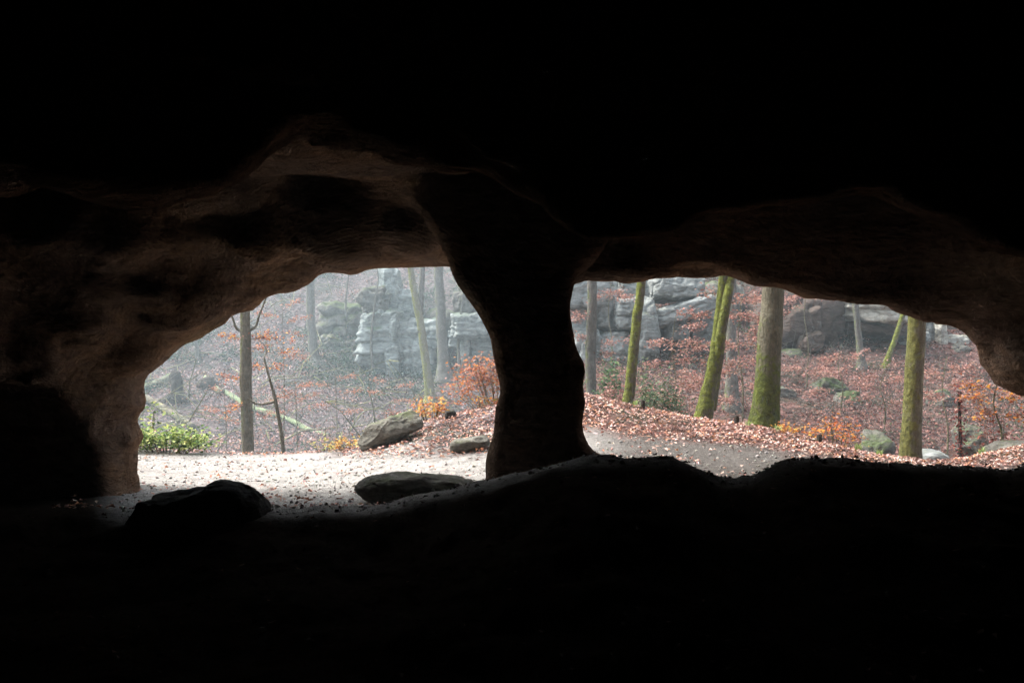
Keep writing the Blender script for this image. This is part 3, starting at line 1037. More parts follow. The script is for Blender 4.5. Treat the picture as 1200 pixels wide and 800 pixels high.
def spray(mbt, pos, a, d, L, nleaf, width=0.35, droop=0.1, r=0.006, thick=0.05):
    """a flat beech branch: twig, side twigs and points for leaves"""
    p = twig_path(a, d, L, droop, 8, 0.15)
    mbt.tube(p, np.linspace(r, 0.002, 8), 4, cap=False)
    dd = np.asarray(d, dtype=float)
    dd /= np.linalg.norm(dd)
    s = np.cross(dd, (0, 0, 1.0))
    s /= np.linalg.norm(s) + 1e-9
    for k in range(6):
        t = random.uniform(0.25, 0.95)
        b = p[int(t * 7)]
        sd = dd * 0.7 + s * random.choice((-1, 1)) * random.uniform(0.5, 1.1)
        q = twig_path(b, sd, L * width * random.uniform(0.6, 1.3) * (1.1 - 0.5 * t), droop, 5, 0.2)
        mbt.tube(q, np.linspace(r * 0.5, 0.0015, 5), 3, cap=False)
        m = nleaf // 9
        tt = RNG.uniform(0.15, 1, m) * 3.99
        i = tt.astype(int)
        pos.append(q[i] + (q[i + 1] - q[i]) * (tt - i)[:, None] + RNG.normal(size=(m, 3)) * np.array([0.05, 0.05, thick]))
    m = nleaf // 3
    tt = RNG.uniform(0.15, 1, m) * 6.99
    i = tt.astype(int)
    pos.append(p[i] + (p[i + 1] - p[i]) * (tt - i)[:, None] + RNG.normal(size=(m, 3)) * np.array([0.06, 0.06, thick]))


def px_branches(root, y, stem_pts, sprays, mat, palette, lsize=0.065, per_m=90, name='foliage'):
    """sprays: (u_start, v_start, u_end, v_end, dy)"""
    pos = []
    for (u0, v0, u1, v1, dy) in sprays:
        a = P(u0, v0, y)
        b = P(u1, v1, y + dy)
        L = np.linalg.norm(b - a)
        tb = MB()
        spray(tb, pos, a, b - a, L, int(per_m * L) + 18, droop=random.uniform(0.0, 0.08))
        adopt(root, tb.build('branch', mat))
    pos = np.vstack(pos)
    me = leaf_mesh(name, pos, RNG.uniform(0.7, 1.25, len(pos)) * lsize, pick(palette, len(pos)), 0.5)
    adopt(root, link(name, me, M_LEAF, smooth=False))


# left opening
t, path, rad = tree('beech_tree', 'slim brown trunk with forked side branches in left opening', 20,
                    [(291, 545, 14), (289, 480, 13.5), (288, 440, 14), (288, 400, 12.5), (287, 360, 11)], M_BARK_BROWN, 12, palette=ORANGE)
for (u1, v1, u2, v2) in ((288, 390, 272, 371), (289, 388, 304, 369)):
    m = MB()
    p = smooth_path([P(u1, v1, 20), P((u1 + u2) / 2 + (3 if u2 > u1 else -3), (v1 + v2) / 2 + 4, 20), P(u2, v2, 20), P(u2 + (u2 - u1) * 0.8, v2 - 30, 19.9)], 14)
    m.tube(p, np.linspace(0.036, 0.014, 14), 8, 0.08)
    adopt(t, m.build('branch', M_BARK_BROWN))
px_branches(t, 19.8, None, [(288, 397, 345, 394, 0.6), (288, 396, 256, 393, -0.3), (288, 407, 350, 412, 0.5), (289, 400, 330, 385, 0.4), (288, 444, 258, 440, 0.3), (288, 470, 262, 485, 0.4), (288, 430, 330, 428, 0.8)], M_BARK_BROWN, ORANGE + BEECH, 0.07, 70)
t, path, rad = tree('sapling', 'thin bent sapling right of the slim brown trunk', 18,
                    [(333, 545, 5), (330, 510, 4.5), (323, 470, 4), (315, 440, 2.6), (310, 420, 1.8)], M_BARK_BROWN, 4.6, nl=3, crown=False)
m = MB()
m.tube(smooth_path([P(323, 470, 18), P(312, 473, 18), P(300, 473, 18), P(290, 466, 18)], 10), np.linspace(0.03, 0.012, 10), 6)
adopt(t, m.build('branch', M_BARK_BROWN))
px_branches(t, 18, None, [(322, 468, 350, 455, 0.4), (318, 450, 345, 462, 0.6), (326, 490, 300, 484, 0.4)], M_BARK_BROWN, BEECH, 0.055, 45)
tree('beech_tree', 'pale hazy trunk with a flared foot left of the cliff', 58, [(371, 434, 15), (368, 415, 11), (365, 380, 10), (363, 330, 9.5)], M_BARK_GREY, 22)
t, path, rad = tree('beech_tree', 'leaning hazy trunk with crossing second stem before the cliff', 50,
                    [(504, 462, 11), (500, 430, 10), (493, 380, 9), (486, 345, 8), (480, 305, 7)], M_BARK_LICHEN, 20)
m = MB()
m.tube(smooth_path([P(494, 390, 50), P(492, 370, 50.1), P(494, 335, 50.2), P(496, 300, 50.3), P(498, 240, 50.3), P(497, 160, 50.3)], 24), np.linspace(0.2, 0.08, 24), 12, 0.08)
adopt(t, m.build('limb', M_BARK_GREY))
tree('beech_tree', 'pale hazy trunk standing between the two layered cliffs', 54, [(520, 428, 14), (518, 400, 12), (516, 360, 12), (514, 320, 11)], M_BARK_GREY, 22)
for (u, v, w, dy, lab) in ((232, 420, 4, 0, 'thin hazy sapling high on the left slope'), (438, 440, 3.5, 0, 'thin pale sapling at the foot of the layered cliff'),
                           (408, 400, 3, 0, 'thin hazy sapling over the mossy outcrop'), (540, 440, 4, 0, 'thin hazy sapling under the undercut cliff')):
    q = hit(u, v)
    tree('sapling', lab, q[1], [(u, v, w), (u - 3, v - 40, w * 0.8), (u + 2, v - 90, w * 0.6)], M_BARK_GREY, 9, 'hazy saplings on the left slope', nl=4)

# right opening
t, path, rad = tree('beech_tree', 'straight grey trunk nearest the pillar in right opening', 19.5, [(693, 470, 12.5), (692, 420, 12.5), (693, 380, 12), (694, 325, 11)], M_BARK_GREY, 14)
px_branches(t, 19.4, None, [(692, 372, 668, 366, 0.2), (693, 398, 668, 392, 0.2), (694, 404, 735, 398, 0.4), (693, 410, 722, 418, 0.2), (692, 364, 672, 376, -0.2), (694, 345, 735, 340, 0.6)], M_BARK_GREY, BEECH, 0.055, 140)
tree('beech_tree', 'slender leaning trunk covered in bright green moss', 15.8, [(735, 476, 14), (738, 455, 12.5), (742, 415, 12), (747, 370, 11), (752, 325, 10)], M_BARK_MOSS, 12, flare=1.15, lump=0.14)
t, path, rad = tree('beech_tree', 'leaning mossy twin trunk left of the big trunk', 15.0, [(823, 498, 23), (828, 470, 19), (836, 430, 15), (842, 380, 12), (848, 318, 11)], M_BARK_MOSS, 13, flare=1.2, lump=0.12)
m = MB()
m.tube(smooth_path([P(833, 480, 15.1), P(840, 430, 15.0), P(846, 385, 14.9), P(853, 345, 14.9), P(857, 315, 15), P(862, 230, 15), P(866, 100, 15), P(868, -100, 15)], 44), np.interp(np.linspace(0, 1, 44), [0, 0.2, 0.5, 1], [0.09, 0.085, 0.07, 0.03]), 14, 0.12, 5)
adopt(t, m.build('second_trunk', M_BARK_MOSS))
px_branches(t, 15.0, None, [(845, 358, 905, 340, 0.8), (844, 372, 800, 366, 0.8), (843, 366, 900, 372, 1.0), (840, 404, 782, 398, 1.0), (840, 410, 890, 392, 0.9), (838, 425, 795, 420, 0.7), (843, 345, 820, 342, 0.3),
                          (838, 430, 880, 420, 1.2), (834, 446, 792, 448, 1.2)], M_BARK_BROWN, BEECH, 0.055, 150)
tree('beech_tree', 'thickest trunk, mossy green below and bare above', 14.2, [(894, 503, 33), (897, 470, 30), (900, 430, 29), (903, 380, 27), (907, 330, 25)], M_BARK_LOW, 15, flare=1.35, lump=0.07)
tree('beech_tree', 'yellow-green lichened trunk near the right jamb', 13.0, [(1067, 538, 23), (1068, 500, 22), (1071, 440, 21), (1075, 365, 20)], M_BARK_LICHEN, 14, flare=1.1, lump=0.06)
tree('beech_tree', 'thin grey trunk beside the dark brown outcrop', 25.5, [(1009, 422, 9), (1007, 400, 7.5), (1004, 370, 7), (1001, 340, 7)], M_BARK_GREY, 11, nl=5)
q = hit(1040, 424)
tree('leaning_tree', 'thin green leaning stem in front of the dark hollow', q[1] - 0.5, [(1039, 425, 7), (1048, 400, 6), (1056, 375, 6), (1064, 350, 5.5)], M_BARK_MOSS, 8, nl=4)
tree('beech_tree', 'pale grey trunk in the gully right of the twin trunk', 22, [(858, 500, 14), (857, 440, 13), (857, 400, 12), (858, 340, 10)], M_BARK_GREY, 12)
tree('beech_tree', 'distant thin pale trunk near the right jamb', 28, [(1138, 415, 6), (1138, 395, 5.5), (1137, 370, 5)], M_BARK_GREY, 10, nl=4)
t, path, rad = tree('sapling', 'short dark stem wrapped in dark red leaves beside mossy boulder', 14, [(1126, 545, 4.5), (1125, 500, 4), (1124, 462, 3)], M_STUMP, 1.75, nl=2, crown=False)
zq = RNG.uniform(path[0, 2], path[-1, 2], 420)
pp = np.stack([np.interp(zq, path[:, 2], path[:, 0]), np.interp(zq, path[:, 2], path[:, 1]), zq], 1) + RNG.normal(size=(420, 3)) * np.array([0.05, 0.05, 0.05])
adopt(t, link('leaves', leaf_mesh('leaves', pp, 0.055, pick([(0.14, 0.035, 0.04), (0.2, 0.06, 0.05), (0.3, 0.1, 0.07)], 420), 0.2), M_LEAF, smooth=False))

# leafy young beeches on the right slope
YB = [
    ('young red-leaved beech between the mossy cliff trunk and twin trunk', 790, 20.0, [(790, 470, 745, 455), (790, 452, 830, 455), (790, 436, 835, 440), (790, 424, 755, 428), (790, 412, 826, 405), (790, 398, 762, 402), (790, 385, 822, 380)], BEECH),
    ('young red-leaved beech filling the gap left of the thickest trunk', 868, 19.0, [(868, 470, 845, 468), (868, 455, 895, 452), (868, 436, 840, 434), (868, 424, 900, 418), (868, 408, 845, 404), (868, 392, 892, 386), (868, 372, 905, 366), (868, 356, 892, 348)], BEECH),
    ('young beech spreading red sprays over the brown outcrop top', 945, 24.0, [(945, 356, 905, 372), (945, 350, 985, 345), (945, 346, 915, 352), (945, 440, 985, 430), (945, 432, 908, 430), (945, 424, 990, 415)], BEECH),
    ('young beech with red sprays left of the thin grey trunk', 985, 22.0, [(985, 440, 950, 432), (985, 425, 1020, 408), (985, 448, 1030, 440), (985, 418, 965, 424), (985, 456, 940, 458)], BEECH),
    ('young beech with low red sprays between outcrop and lichened trunk', 1035, 20.0, [(1035, 455, 1000, 448), (1035, 448, 1062, 440), (1035, 462, 990, 470), (1035, 470, 1058, 476)], BEECH),
    ('bright orange young beech under the right jamb', 1170, 13.0, [(1170, 455, 1128, 450), (1170, 450, 1215, 442), (1170, 462, 1130, 464), (1170, 468, 1212, 462), (1170, 478, 1140, 486), (1170, 490, 1215, 482)], ORANGE + BEECH),
    ('young red-leaved beech right of the lichened trunk', 1108, 18.0, [(1108, 440, 1085, 436), (1108, 432, 1140, 430), (1108, 452, 1140, 446), (1108, 466, 1086, 462)], BEECH),
    ('young beech with a red tuft before the grey cliff', 715, 24.0, [(715, 352, 745, 345), (715, 346, 690, 350), (715, 438, 745, 432), (715, 446, 690, 440), (715, 456, 752, 452)], BEECH)]
for lab, u, y, sp, pal in YB:
    x = P(u, 0, y)[0]
    g0 = gz(x, y)
    root = empty('young_beech', (x, y, g0))
    tag(root, lab, 'tree', 'young beeches on the ravine slope')
    zt = CAMZ - (min(s[1] for s in sp) - 15 - 400) / F * y
    m = MB()
    pth = smooth_path([(x, y, g0 - 0.1), (x + 0.05, y, g0 + (zt - g0) * 0.4), (x - 0.04, y + 0.05, g0 + (zt - g0) * 0.7), (x + 0.03, y, zt)], 20)
    m.tube(pth, np.linspace(0.018, 0.006, 20), 6)
    adopt(root, m.build('stem', M_BARK_BROWN))
    px_branches(root, y, None, [(*s, random.uniform(-0.8, 0.8)) for s in sp], M_BARK_BROWN, pal, 0.062, 190)
# faint orange sprays on the far left slope
for lab, u, y, sp in [('hazy young beech with orange layers upper left of the pale trunk', 330, 34, [(330, 372, 300, 366), (330, 378, 362, 370), (330, 388, 355, 392), (330, 402, 300, 405), (330, 360, 352, 352), (330, 418, 360, 416)]),
                      ('hazy young beech with orange layers above the long log', 345, 32, [(345, 462, 315, 468), (345, 470, 372, 460), (345, 484, 312, 482), (345, 455, 368, 448)]),
                      ('hazy young beech with faint orange layers below the pale hazy trunk', 392, 36, [(392, 452, 362, 448), (392, 462, 425, 455), (392, 472, 360, 478), (392, 445, 418, 438), (392, 484, 420, 480)]),
                      ('hazy young beech with orange layers below the layered cliff', 455, 38, [(455, 462, 430, 458), (455, 455, 482, 450), (455, 470, 486, 468), (455, 448, 435, 444)]),
                      ('hazy young beech with orange layers left of the slim trunk', 262, 33, [(262, 482, 240, 478), (262, 474, 284, 478), (262, 490, 282, 494), (262, 460, 246, 452)])]:
    x = P(u, 0, y)[0]
    g0 = gz(x, y)
    root = empty('young_beech', (x, y, g0))
    tag(root, lab, 'tree', 'young beeches on the left slope')
    zt = CAMZ - (min(s[1] for s in sp) - 15 - 400) / F * y
    m = MB()
    m.tube(smooth_path([(x, y, g0 - 0.1), (x + 0.1, y, g0 + (zt - g0) * 0.5), (x, y, zt)], 16), np.linspace(0.03, 0.008, 16), 6)
    adopt(root, m.build('stem', M_BARK_BROWN))
    px_branches(root, y, None, [(*s, random.uniform(-0.6, 0.6)) for s in sp], M_BARK_BROWN, [(0.5, 0.22, 0.13), (0.36, 0.17, 0.12), (0.3, 0.15, 0.11)], 0.085, 75)


# ------------------------------------------------------------------ dead wood
def log(name, label, pts, w0, w1, mat, lift=0.3, cat='log'):
    c = []
    for u, v in pts:
        q = hit(u, v, 18)
        q[2] += lift * w0 / 2 / F * q[1]
        c.append(q)
    rr = np.interp(np.linspace(0, 1, 40), [0, 1], [w0 / 2 / F * c[0][1], w1 / 2 / F * c[-1][1]])
    m = MB()
    m.tube(smooth_path(c, 60), np.interp(np.linspace(0, 1, 60), np.linspace(0, 1, 40), rr), 14, 0.35, 1.6)
    o = m.build(name, mat)
    return tag(o, label, cat)


log('fallen_log', 'long pale mossy log lying down the hazy slope', [(242, 446), (255, 459), (266, 463), (292, 478), (335, 492), (362, 506), (385, 512)], 8, 4.5, M_LOG, 0.55)
log('fallen_log', 'short mossy log leaning at the dark stump', [(160, 462), (180, 455), (202, 444)], 9, 8, M_LOG, 0.9)
log('fallen_log', 'brown half-buried log behind the green bramble', [(170, 470), (195, 484), (226, 503)], 9, 7, M_BARK_BROWN, 0.8)
q = hit(207, 470)
root = empty('tree_stump', q)
tag(root, 'dark broken stump on the hazy slope left of the slim trunk', 'stump')
m = MB()
p = smooth_path([q + (0, 0, -0.3), q + (0, 0, 0.5), q + (-0.08, 0.1, 1.1), q + (-0.22, 0.1, 1.6)], 20)
m.tube(p, np.interp(np.linspace(0, 1, 20), [0, 0.3, 0.9, 1], [0.55, 0.36, 0.30, 0.16]), 16, 0.5, 2.2)
adopt(root, m.build('trunk', M_STUMP))
for k, (dx, dz) in enumerate(((0.9, -0.3), (-0.7, -0.2), (0.4, -0.4))):
    m = MB()
    m.tube(smooth_path([q + (0, 0, 0.35), q + (dx * 0.5, -0.3, 0.15), q + (dx, -0.5, dz)], 10), np.linspace(0.22, 0.07, 10), 8, 0.2)
    adopt(root, m.build('root', M_STUMP))
for k, (u, v, lab) in enumerate(((753, 478, 'small black post stub on leafy bank below green bush'), (863, 496, 'small black post stub on bank between twin and thickest trunk'), (960, 518, 'small black post stub by the orange seedlings'))):
    y = np.interp(u, U_ED, Y_ED) - 0.25
    x = P(u, v, y)[0]
    z = gz(x, y)
    m = MB()
    m.tube([(x, y, z - 0.06), (x, y, z + 0.04), (x + 0.005, y, z + 0.09), (x + 0.008, y, z + 0.12)], [0.038, 0.036, 0.034, 0.03], 10, 0.2, 20)
    tag(m.build('post_stub', M_STUMP), lab, 'post', 'post stubs on the leafy bank')


# ------------------------------------------------------------------ bushes and small plants
def bush(name, label, u0, u1, v0, v1, y, n, lsize, palette, stems=8, flat=0.35, dep=0.6, group=None, cat='bush', lean=0.0, aspect=0.6):
    c = P((u0 + u1) / 2, v1, y)
    g0 = gz(c[0], y)
    root = empty(name, (c[0], y, g0))
    tag(root, label, cat, group)
    w = (u1 - u0) / F * y / 2
    zt = CAMZ - (v0 - 400) / F * y
    hh = max(0.08, zt - g0)
    pos = []
    tb = MB()
    for k in range(stems):
        dx, dy = random.uniform(-1, 1) * w, random.uniform(-1, 1) * dep / 2
        tall = hh * random.uniform(0.5, 1.0) * (1 - 0.45 * (dx / w) ** 2)
        base = np.array([c[0] + dx * 0.45, y + dy * 0.4, g0 - 0.03])
        base[2] = gz(base[0], base[1]) - 0.03
        tip = np.array([c[0] + dx + lean * tall, y + dy, g0 + tall])
        p = smooth_path([base, (base + tip) / 2 + np.array([dx * 0.12, 0, tall * 0.16]), tip], 9)
        tb = MB()
        tb.tube(p, np.linspace(0.007, 0.002, 9), 4, cap=False)
        adopt(root, tb.build('stem', M_BARK_BROWN))
        m = n // stems
        tt = RNG.uniform(0.3, 1, m) * 7.99
        i = tt.astype(int)
        pos.append(p[i] + (p[i + 1] - p[i]) * (tt - i)[:, None] + RNG.normal(size=(m, 3)) * np.array([0.16 * w + 0.02, 0.1, 0.06 * hh + 0.012]))
    pos = np.vstack(pos)
    pos[:, 2] = np.maximum(pos[:, 2], H(pos[:, 0], pos[:, 1]) + 0.01)
    me = leaf_mesh('leaves', pos, RNG.uniform(0.6, 1.3, len(pos)) * lsize, pick(palette, len(pos)), flat, aspect)
    adopt(root, link('leaves', me, M_LEAF, smooth=False))
    return root


bush('bramble', 'bright green bramble low by the left jamb', 140, 248, 498, 532, 12.6, 1300, 0.06, [(0.28, 0.38, 0.10), (0.38, 0.46, 0.15), (0.12, 0.2, 0.06), (0.46, 0.5, 0.18), (0.07, 0.12, 0.04)], 28, 0.5, 0.7, aspect=0.8)
bush('bramble', 'tall pale green bramble shoot behind the low green bramble', 140, 202, 470, 520, 12.9, 90, 0.07, GREEN, 5, 0.5, 0.4, aspect=0.8)
bush('seedling', 'yellow and orange seedlings left of the tilted boulder', 386, 430, 508, 530, 12.9, 240, 0.05, YELLOW, 10, 0.5, 0.4, cat='plant')
bush('seedling', 'thin yellow seedling left of the orange seedlings', 366, 392, 508, 530, 13.1, 50, 0.05, YELLOW[2:3], 4, 0.5, 0.3, cat='plant')
bush('seedling', 'pale yellow tuft touching the tilted boulder', 420, 436, 506, 524, 12.6, 60, 0.045, YELLOW[:1] + [(0.7, 0.6, 0.25)], 5, 0.3, 0.2, cat='plant')
bush('shrub', 'yellow-orange shrub on the bank above the tilted boulder', 484, 528, 458, 496, 13.9, 420, 0.055, YELLOW + ORANGE, 12, 0.5, 0.5, cat='shrub')
bush('shrub', 'reddish shrub behind the top of the tilted boulder', 444, 480, 476, 500, 13.8, 160, 0.05, BEECH, 8, 0.5, 0.4, cat='shrub')
t = bush('beech_shrub', 'bright orange beech shrub against the pillar', 530, 640, 410, 478, 14.2, 2200, 0.055, [(0.46, 0.16, 0.06), (0.52, 0.23, 0.08)] + BEECH[:3], 22, 0.55, 0.9, cat='shrub')
bush('shrub', 'low orange leaves at the foot of the beech shrub', 545, 592, 462, 482, 13.8, 160, 0.05, YELLOW + ORANGE, 8, 0.5, 0.4, cat='shrub')
bush('holly_bush', 'dark green bush behind the straight grey trunk', 696, 735, 424, 470, 18, 4200, 0.08, DKGREEN + [(0.12, 0.2, 0.08)], 14, 0.4, 0.9)
bush('shrub', 'brownish rounded bush between the grey and mossy trunks', 700, 738, 440, 480, 16.5, 2600, 0.065, BEECH[2:] + [(0.1, 0.085, 0.06)], 14, 0.35, 0.8, cat='shrub')
bush('evergreen_bush', 'rounded grey-green bush right of the mossy leaning trunk', 742, 800, 424, 490, 16.8, 6500, 0.07, DKGREEN + [(0.15, 0.15, 0.09), (0.2, 0.13, 0.09)], 22, 0.4, 1.0)
bush('shrub', 'red-leaved low shrub left of the twin trunk foot', 775, 822, 458, 490, 15.4, 260, 0.055, BEECH, 10, 0.5, 0.5, cat='shrub')
bush('seedling', 'orange seedlings behind the post stub left of the lichened trunk', 950, 1008, 484, 522, 12.9, 300, 0.05, ORANGE, 14, 0.55, 0.4, cat='plant')
bush('seedling', 'orange seedlings at the right foot of the thickest trunk', 908, 950, 494, 508, 13.2, 160, 0.05, ORANGE + YELLOW, 8, 0.5, 0.3, cat='plant')
bush('shrub', 'dark red shrub under the right jamb before the mossy boulder', 1140, 1215, 478, 530, 13.3, 340, 0.055, [(0.2, 0.06, 0.05), (0.3, 0.1, 0.06), (0.12, 0.07, 0.05)], 12, 0.4, 0.6, cat='shrub')


def tuft(label, u, v, y, h_, n, palette, spread=0.05):
    x = P(u, v, y)[0]
    z = gz(x, y)
    m_v, m_f, cols = [], [], []
    for k in range(n):
        a = random.uniform(0, 6.28)
        bx, by = x + random.gauss(0, spread * 0.4), y + random.gauss(0, spread * 0.4)
        L = h_ * random.uniform(0.5, 1.1)
        b = np.array([bx, by, gz(bx, by) - 0.01])
        d = np.array([math.cos(a), math.sin(a), 0]) * L * random.uniform(0.15, 0.6)
        s = np.array([-math.sin(a), math.cos(a), 0]) * 0.004
        i = len(m_v)
        m_v += [b - s, b + s, b + d * 0.4 + (0, 0, L * 0.6) - s * 0.7, b + d * 0.4 + (0, 0, L * 0.6) + s * 0.7, b + d + (0, 0, L * 0.85)]
        m_f += [(i, i + 1, i + 3), (i, i + 3, i + 2), (i + 2, i + 3, i + 4)]
        cols += [pick(palette, 1)[0]] * 5
    o = link('grass_tuft', mesh_np('grass_tuft', m_v, m_f, cols), M_LEAF, smooth=False)
    tag(o, label, 'grass', 'grass tufts on the bank')


GRASS = [(0.30, 0.40, 0.12), (0.42, 0.48, 0.2), (0.2, 0.28, 0.08)]
for lab, u, v, h_ in (('pale grass tuft at the foot of the leaning mossy trunk', 744, 474, 0.14), ('pale grass tuft right of the thickest trunk foot', 912, 503, 0.13),
                      ('green grass tuft right of the orange seedlings', 1006, 527, 0.16), ('grass tuft midway between orange seedlings and lichened trunk', 1030, 531, 0.12),
                      ('grass tuft right of the flat whitish stone', 1150, 545, 0.16), ('grass tuft between the twin trunk and thickest trunk', 878, 499, 0.12)):
    tuft(lab, u, v, float(np.interp(u, U_ED, Y_ED)) - 0.1, h_, 60, GRASS)

# dry twigs hanging from the right lip of the roof
root = empty('hanging_twigs', P(1072, 350, 9.05))
tag(root, 'dry twigs hanging from the roof edge above the lichened trunk', 'twigs')
for (u0, v0, u1, v1) in ((1060, 342, 1036, 361), (1058, 344, 1048, 352), (1066, 344, 1052, 364), (1062, 348, 1040, 356)):
    m = MB()
    a, b = P(u0, v0 - 6, 9.15), P(u1, v1, 9.0)
    m.tube(smooth_path([a, (a + b) / 2 + (0.01, 0, -0.015), b], 8), np.linspace(0.008, 0.003, 8), 5)
    adopt(root, m.build('twig', M_BARK_LICHEN))


# ------------------------------------------------------------------ leaf litter, gravel, brush (uncountable)
def polar(n, u0, u1, y0, y1, power=1.0):
    u = RNG.uniform(u0, u1, n)
    t = RNG.uniform(0, 1, n) ** power
    y = y0 + (y1 - y0) * t
    return (u - 600) / F * y, y


# bank and terrace
x, y = polar(90000, 60, 1330, 7.4, 15.5)
g_, l_, r_ = masks(x, y)
u = U_of(x, y)
dens = np.maximum(l_ * np.where(u > 400, 1.0, 0.35), 0.03 + 0.07 * sstep(-0.1, 0.35, fbm(np.stack([x, y, 0 * x], 1) * 1.3, 3)) * (1 + 1.3 * sstep(690, 760, u)))
dens = dens + 0.30 * sstep(730, 820, u) * sstep(10.2, 8.6, y) * sstep(-0.25, 0.3, fbm(np.stack([x, y, 0 * x], 1) * 2.1 + 4, 3))
keep = RNG.random(len(x)) < dens * 0.62
x, y = x[keep], y[keep]
z = H(x, y) + 0.012 + RNG.uniform(0, 0.02, len(x))
me = leaf_mesh('leaf_litter', np.stack([x, y, z], 1), RNG.uniform(0.025, 0.066, len(x)), pick(LITTER, len(x), 0.3) * (0.62 + 0.55 * sstep(-0.45, 0.25, fbm(np.stack([x, y, 0 * x], 1) * 1.9 + 13, 3)))[:, None], 0.66, fold=0.2)
tag(link('leaf_litter', me, M_LITTER, smooth=False), 'fallen pinkish brown beech leaves strewn over the terrace bank', 'leaves', kind='stuff')
# cave floor
x, y = polar(2600, -60, 1300, 2.6, 7.6)
keep = RNG.random(len(x)) < 0.25 + 0.75 * sstep(500, 1000, U_of(x, y))
x, y = x[keep], y[keep]
z = H(x, y) + 0.012 + RNG.uniform(0, 0.015, len(x))
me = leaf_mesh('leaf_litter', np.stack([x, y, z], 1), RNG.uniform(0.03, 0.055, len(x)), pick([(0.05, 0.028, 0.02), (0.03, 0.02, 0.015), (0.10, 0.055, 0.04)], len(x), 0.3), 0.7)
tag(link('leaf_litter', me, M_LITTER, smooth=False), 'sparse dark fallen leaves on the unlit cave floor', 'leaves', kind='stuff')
# ravine slopes
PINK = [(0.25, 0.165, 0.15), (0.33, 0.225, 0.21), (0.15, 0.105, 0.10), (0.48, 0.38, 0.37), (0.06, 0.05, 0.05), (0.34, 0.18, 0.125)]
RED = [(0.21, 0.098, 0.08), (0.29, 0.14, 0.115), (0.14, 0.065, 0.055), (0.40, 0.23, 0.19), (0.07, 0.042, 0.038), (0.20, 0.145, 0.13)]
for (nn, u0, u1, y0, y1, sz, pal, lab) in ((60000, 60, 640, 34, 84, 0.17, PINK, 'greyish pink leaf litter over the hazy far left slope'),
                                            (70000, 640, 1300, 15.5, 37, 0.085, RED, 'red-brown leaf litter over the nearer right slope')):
    x, y = polar(nn, u0, u1, y0, y1)
    nz = fbm(np.stack([x, y, 0 * x], 1) * (0.35 if y0 > 30 else 0.8), 3)
    keep = RNG.random(nn) < 0.25 + 0.75 * sstep(-0.35, 0.15, nz)
    x, y = x[keep], y[keep]
    z = H(x, y) + RNG.uniform(0.0, 0.6, len(x)) * sz
    me = leaf_mesh('leaf_litter', np.stack([x, y, z], 1), RNG.uniform(0.5, 1.2, len(x)) * sz, pick(pal, len(x), 0.3), 0.45)
    tag(link('leaf_litter', me, M_LITTER, smooth=False), lab, 'leaves', kind='stuff')


def undergrowth(nn, u0, u1, y0, y1, rad, per, lsize, pal, lab, thr, fq, seed):
    x, y = polar(nn * 4, u0, u1, y0, y1)
    nz = fbm(np.stack([x, y, 0 * x + seed], 1) * fq, 3)
    o = np.argsort(-nz - RNG.uniform(0, thr, len(x)))[:nn]
    x, y = x[o], y[o]
    c = np.stack([x, y, H(x, y)], 1)
    sc = RNG.uniform(0.5, 1.2, len(c))
    d = RNG.normal(size=(len(c), per, 3)) * np.array([0.5, 0.5, 0.35])
    d[:, :, 2] = np.abs(d[:, :, 2])
    pos = (c[:, None, :] + d * (rad * sc)[:, None, None]).reshape(-1, 3)
    pos[:, 2] = np.maximum(pos[:, 2], H(pos[:, 0], pos[:, 1]))
    me = leaf_mesh('undergrowth', pos, RNG.uniform(0.6, 1.3, len(pos)) * lsize, pick(pal, len(pos), 0.25), 0.3)
    tag(link('undergrowth', me, M_LEAF, smooth=False), lab, 'undergrowth', kind='stuff')


undergrowth(900, 60, 640, 33, 80, 0.9, 45, 0.16, [(0.025, 0.05, 0.03), (0.045, 0.085, 0.05), (0.02, 0.035, 0.025), (0.08, 0.11, 0.07)], 'grey-green ferns and ivy in patches on the hazy left slope', 0.3, 0.12, 3)
undergrowth(260, 640, 1300, 15.6, 33, 0.4, 40, 0.07, DKGREEN + [(0.14, 0.10, 0.075), (0.11, 0.12, 0.07)], 'dark green and brown low plants on the right slope', 0.5, 0.3, 8)


undergrowth(420, 60, 640, 32, 76, 1.0, 34, 0.12, BEECH + [(0.4, 0.28, 0.24), (0.3, 0.2, 0.18)], 'russet dry leaves on low brush over the hazy left slope', 0.9, 0.2, 15)
undergrowth(420, 640, 1300, 15.8, 31, 0.5, 34, 0.055, BEECH + [(0.4, 0.28, 0.24), (0.3, 0.2, 0.18)], 'russet dry leaves on low brush over the right slope', 0.9, 0.4, 19)


def brush(nn, u0, u1, y0, y1, L0, r, lab, mat):
    x, y = polar(nn, u0, u1, y0, y1)
    z = H(x, y)
    m = MB()
    for k in range(nn):
        d = RNG.normal(size=3) * (1, 1, 0.5)
        d[2] = abs(d[2]) + 0.1
        p = twig_path((x[k], y[k], z[k] - 0.03), d, L0 * RNG.uniform(0.4, 1.5), 0.25, 5, 0.5)
        m.tube(p, np.linspace(r, r * 0.4, 5), 3, cap=False)
    tag(m.build('brushwood', mat), lab, 'twigs', kind='stuff')


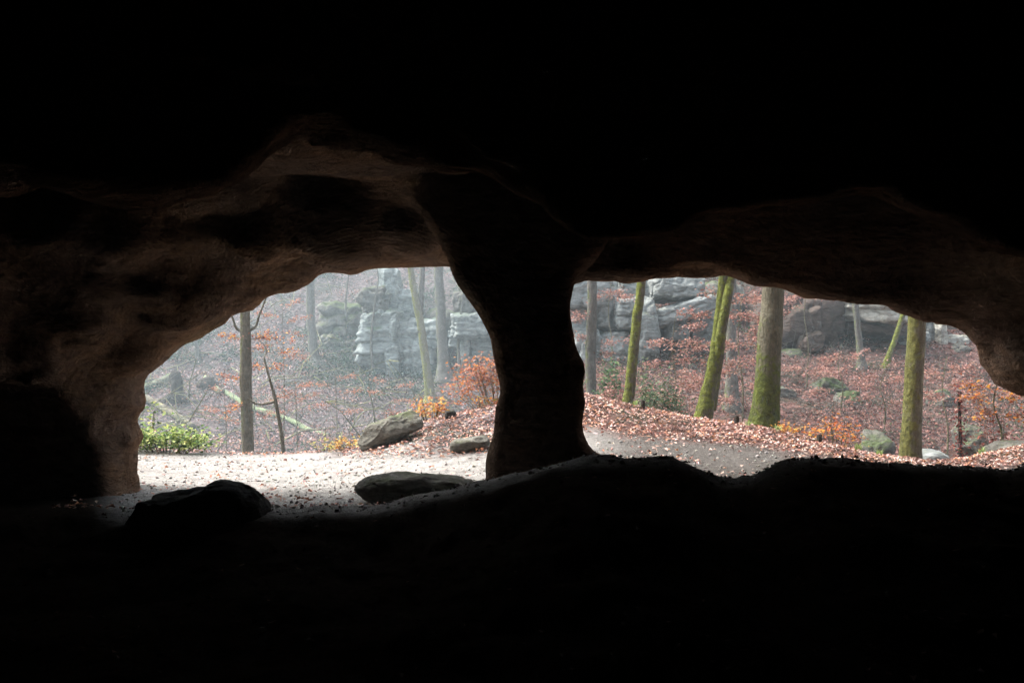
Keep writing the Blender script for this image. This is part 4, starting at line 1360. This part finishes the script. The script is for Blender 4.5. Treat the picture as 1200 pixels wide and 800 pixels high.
brush(4000, 640, 1300, 15.5, 32, 0.9, 0.009, 'bare grey twigs and brushwood on the right slope', M_BARK_GREY)
brush(1500, 60, 640, 34, 76, 2.0, 0.026, 'bare grey twigs and brushwood on the hazy left slope', M_BARK_GREY)

brush(260, 60, 640, 36, 76, 4.2, 0.045, 'fallen pale branches strewn over the hazy left slope', M_BARK_LICHEN)
brush(260, 420, 1250, 11.2, 13.8, 0.28, 0.004, 'small twigs among the fallen leaves on the terrace bank', M_BARK_BROWN)

# pebbles and grit on the terrace
gv, gf = cube_grid(2)
gv = gv / np.linalg.norm(gv, axis=1)[:, None]
n = 9000
x, y = polar(n, 140, 1300, 6.6, 12.6)
z = H(x, y)
s = 0.004 + 0.015 * RNG.random(n) ** 5
V = gv[None] * s[:, None, None] * RNG.uniform(0.6, 1.3, (n, 1, 3)) * RNG.uniform(0.8, 1.2, (n, len(gv), 1)) + np.stack([x, y, z + s * 0.2], 1)[:, None, :]
Fc = gf[None] + (np.arange(n) * len(gv))[:, None, None]
m_peb = mat_leaf('pebbles', 0.0, 0.9)
me = mesh_np('pebbles', V.reshape(-1, 3), Fc.reshape(-1, 4), np.repeat(pick([(0.42, 0.4, 0.37), (0.25, 0.23, 0.21), (0.34, 0.32, 0.3), (0.5, 0.48, 0.45)], n), len(gv), axis=0))
tag(link('pebbles', me, m_peb), 'small pebbles and grit on the pale terrace', 'pebbles', kind='stuff')

# ------------------------------------------------------------------ haze
hx, hy0, hy1, hz0, hz1 = 520.0, -20.0, 235.0, -7.0, 60.0
v = [(sx * hx, yy, zz) for zz in (hz0, hz1) for yy in (hy0, hy1) for sx in (-1, 1)]
f = [(0, 2, 3, 1), (4, 5, 7, 6), (0, 1, 5, 4), (2, 6, 7, 3), (0, 4, 6, 2), (1, 3, 7, 5)]
mh, nt, out = new_mat('haze')
pv = nt.nodes.new('ShaderNodeVolumePrincipled')
pv.inputs['Color'].default_value = (0.76, 0.93, 1.0, 1)
pv.inputs['Density'].default_value = 0.0026
pv.inputs['Anisotropy'].default_value = 0.2
nt.links.new(pv.outputs[0], out.inputs['Volume'])
tag(link('haze', mesh_np('haze', v, f), mh, smooth=False), kind='stuff')
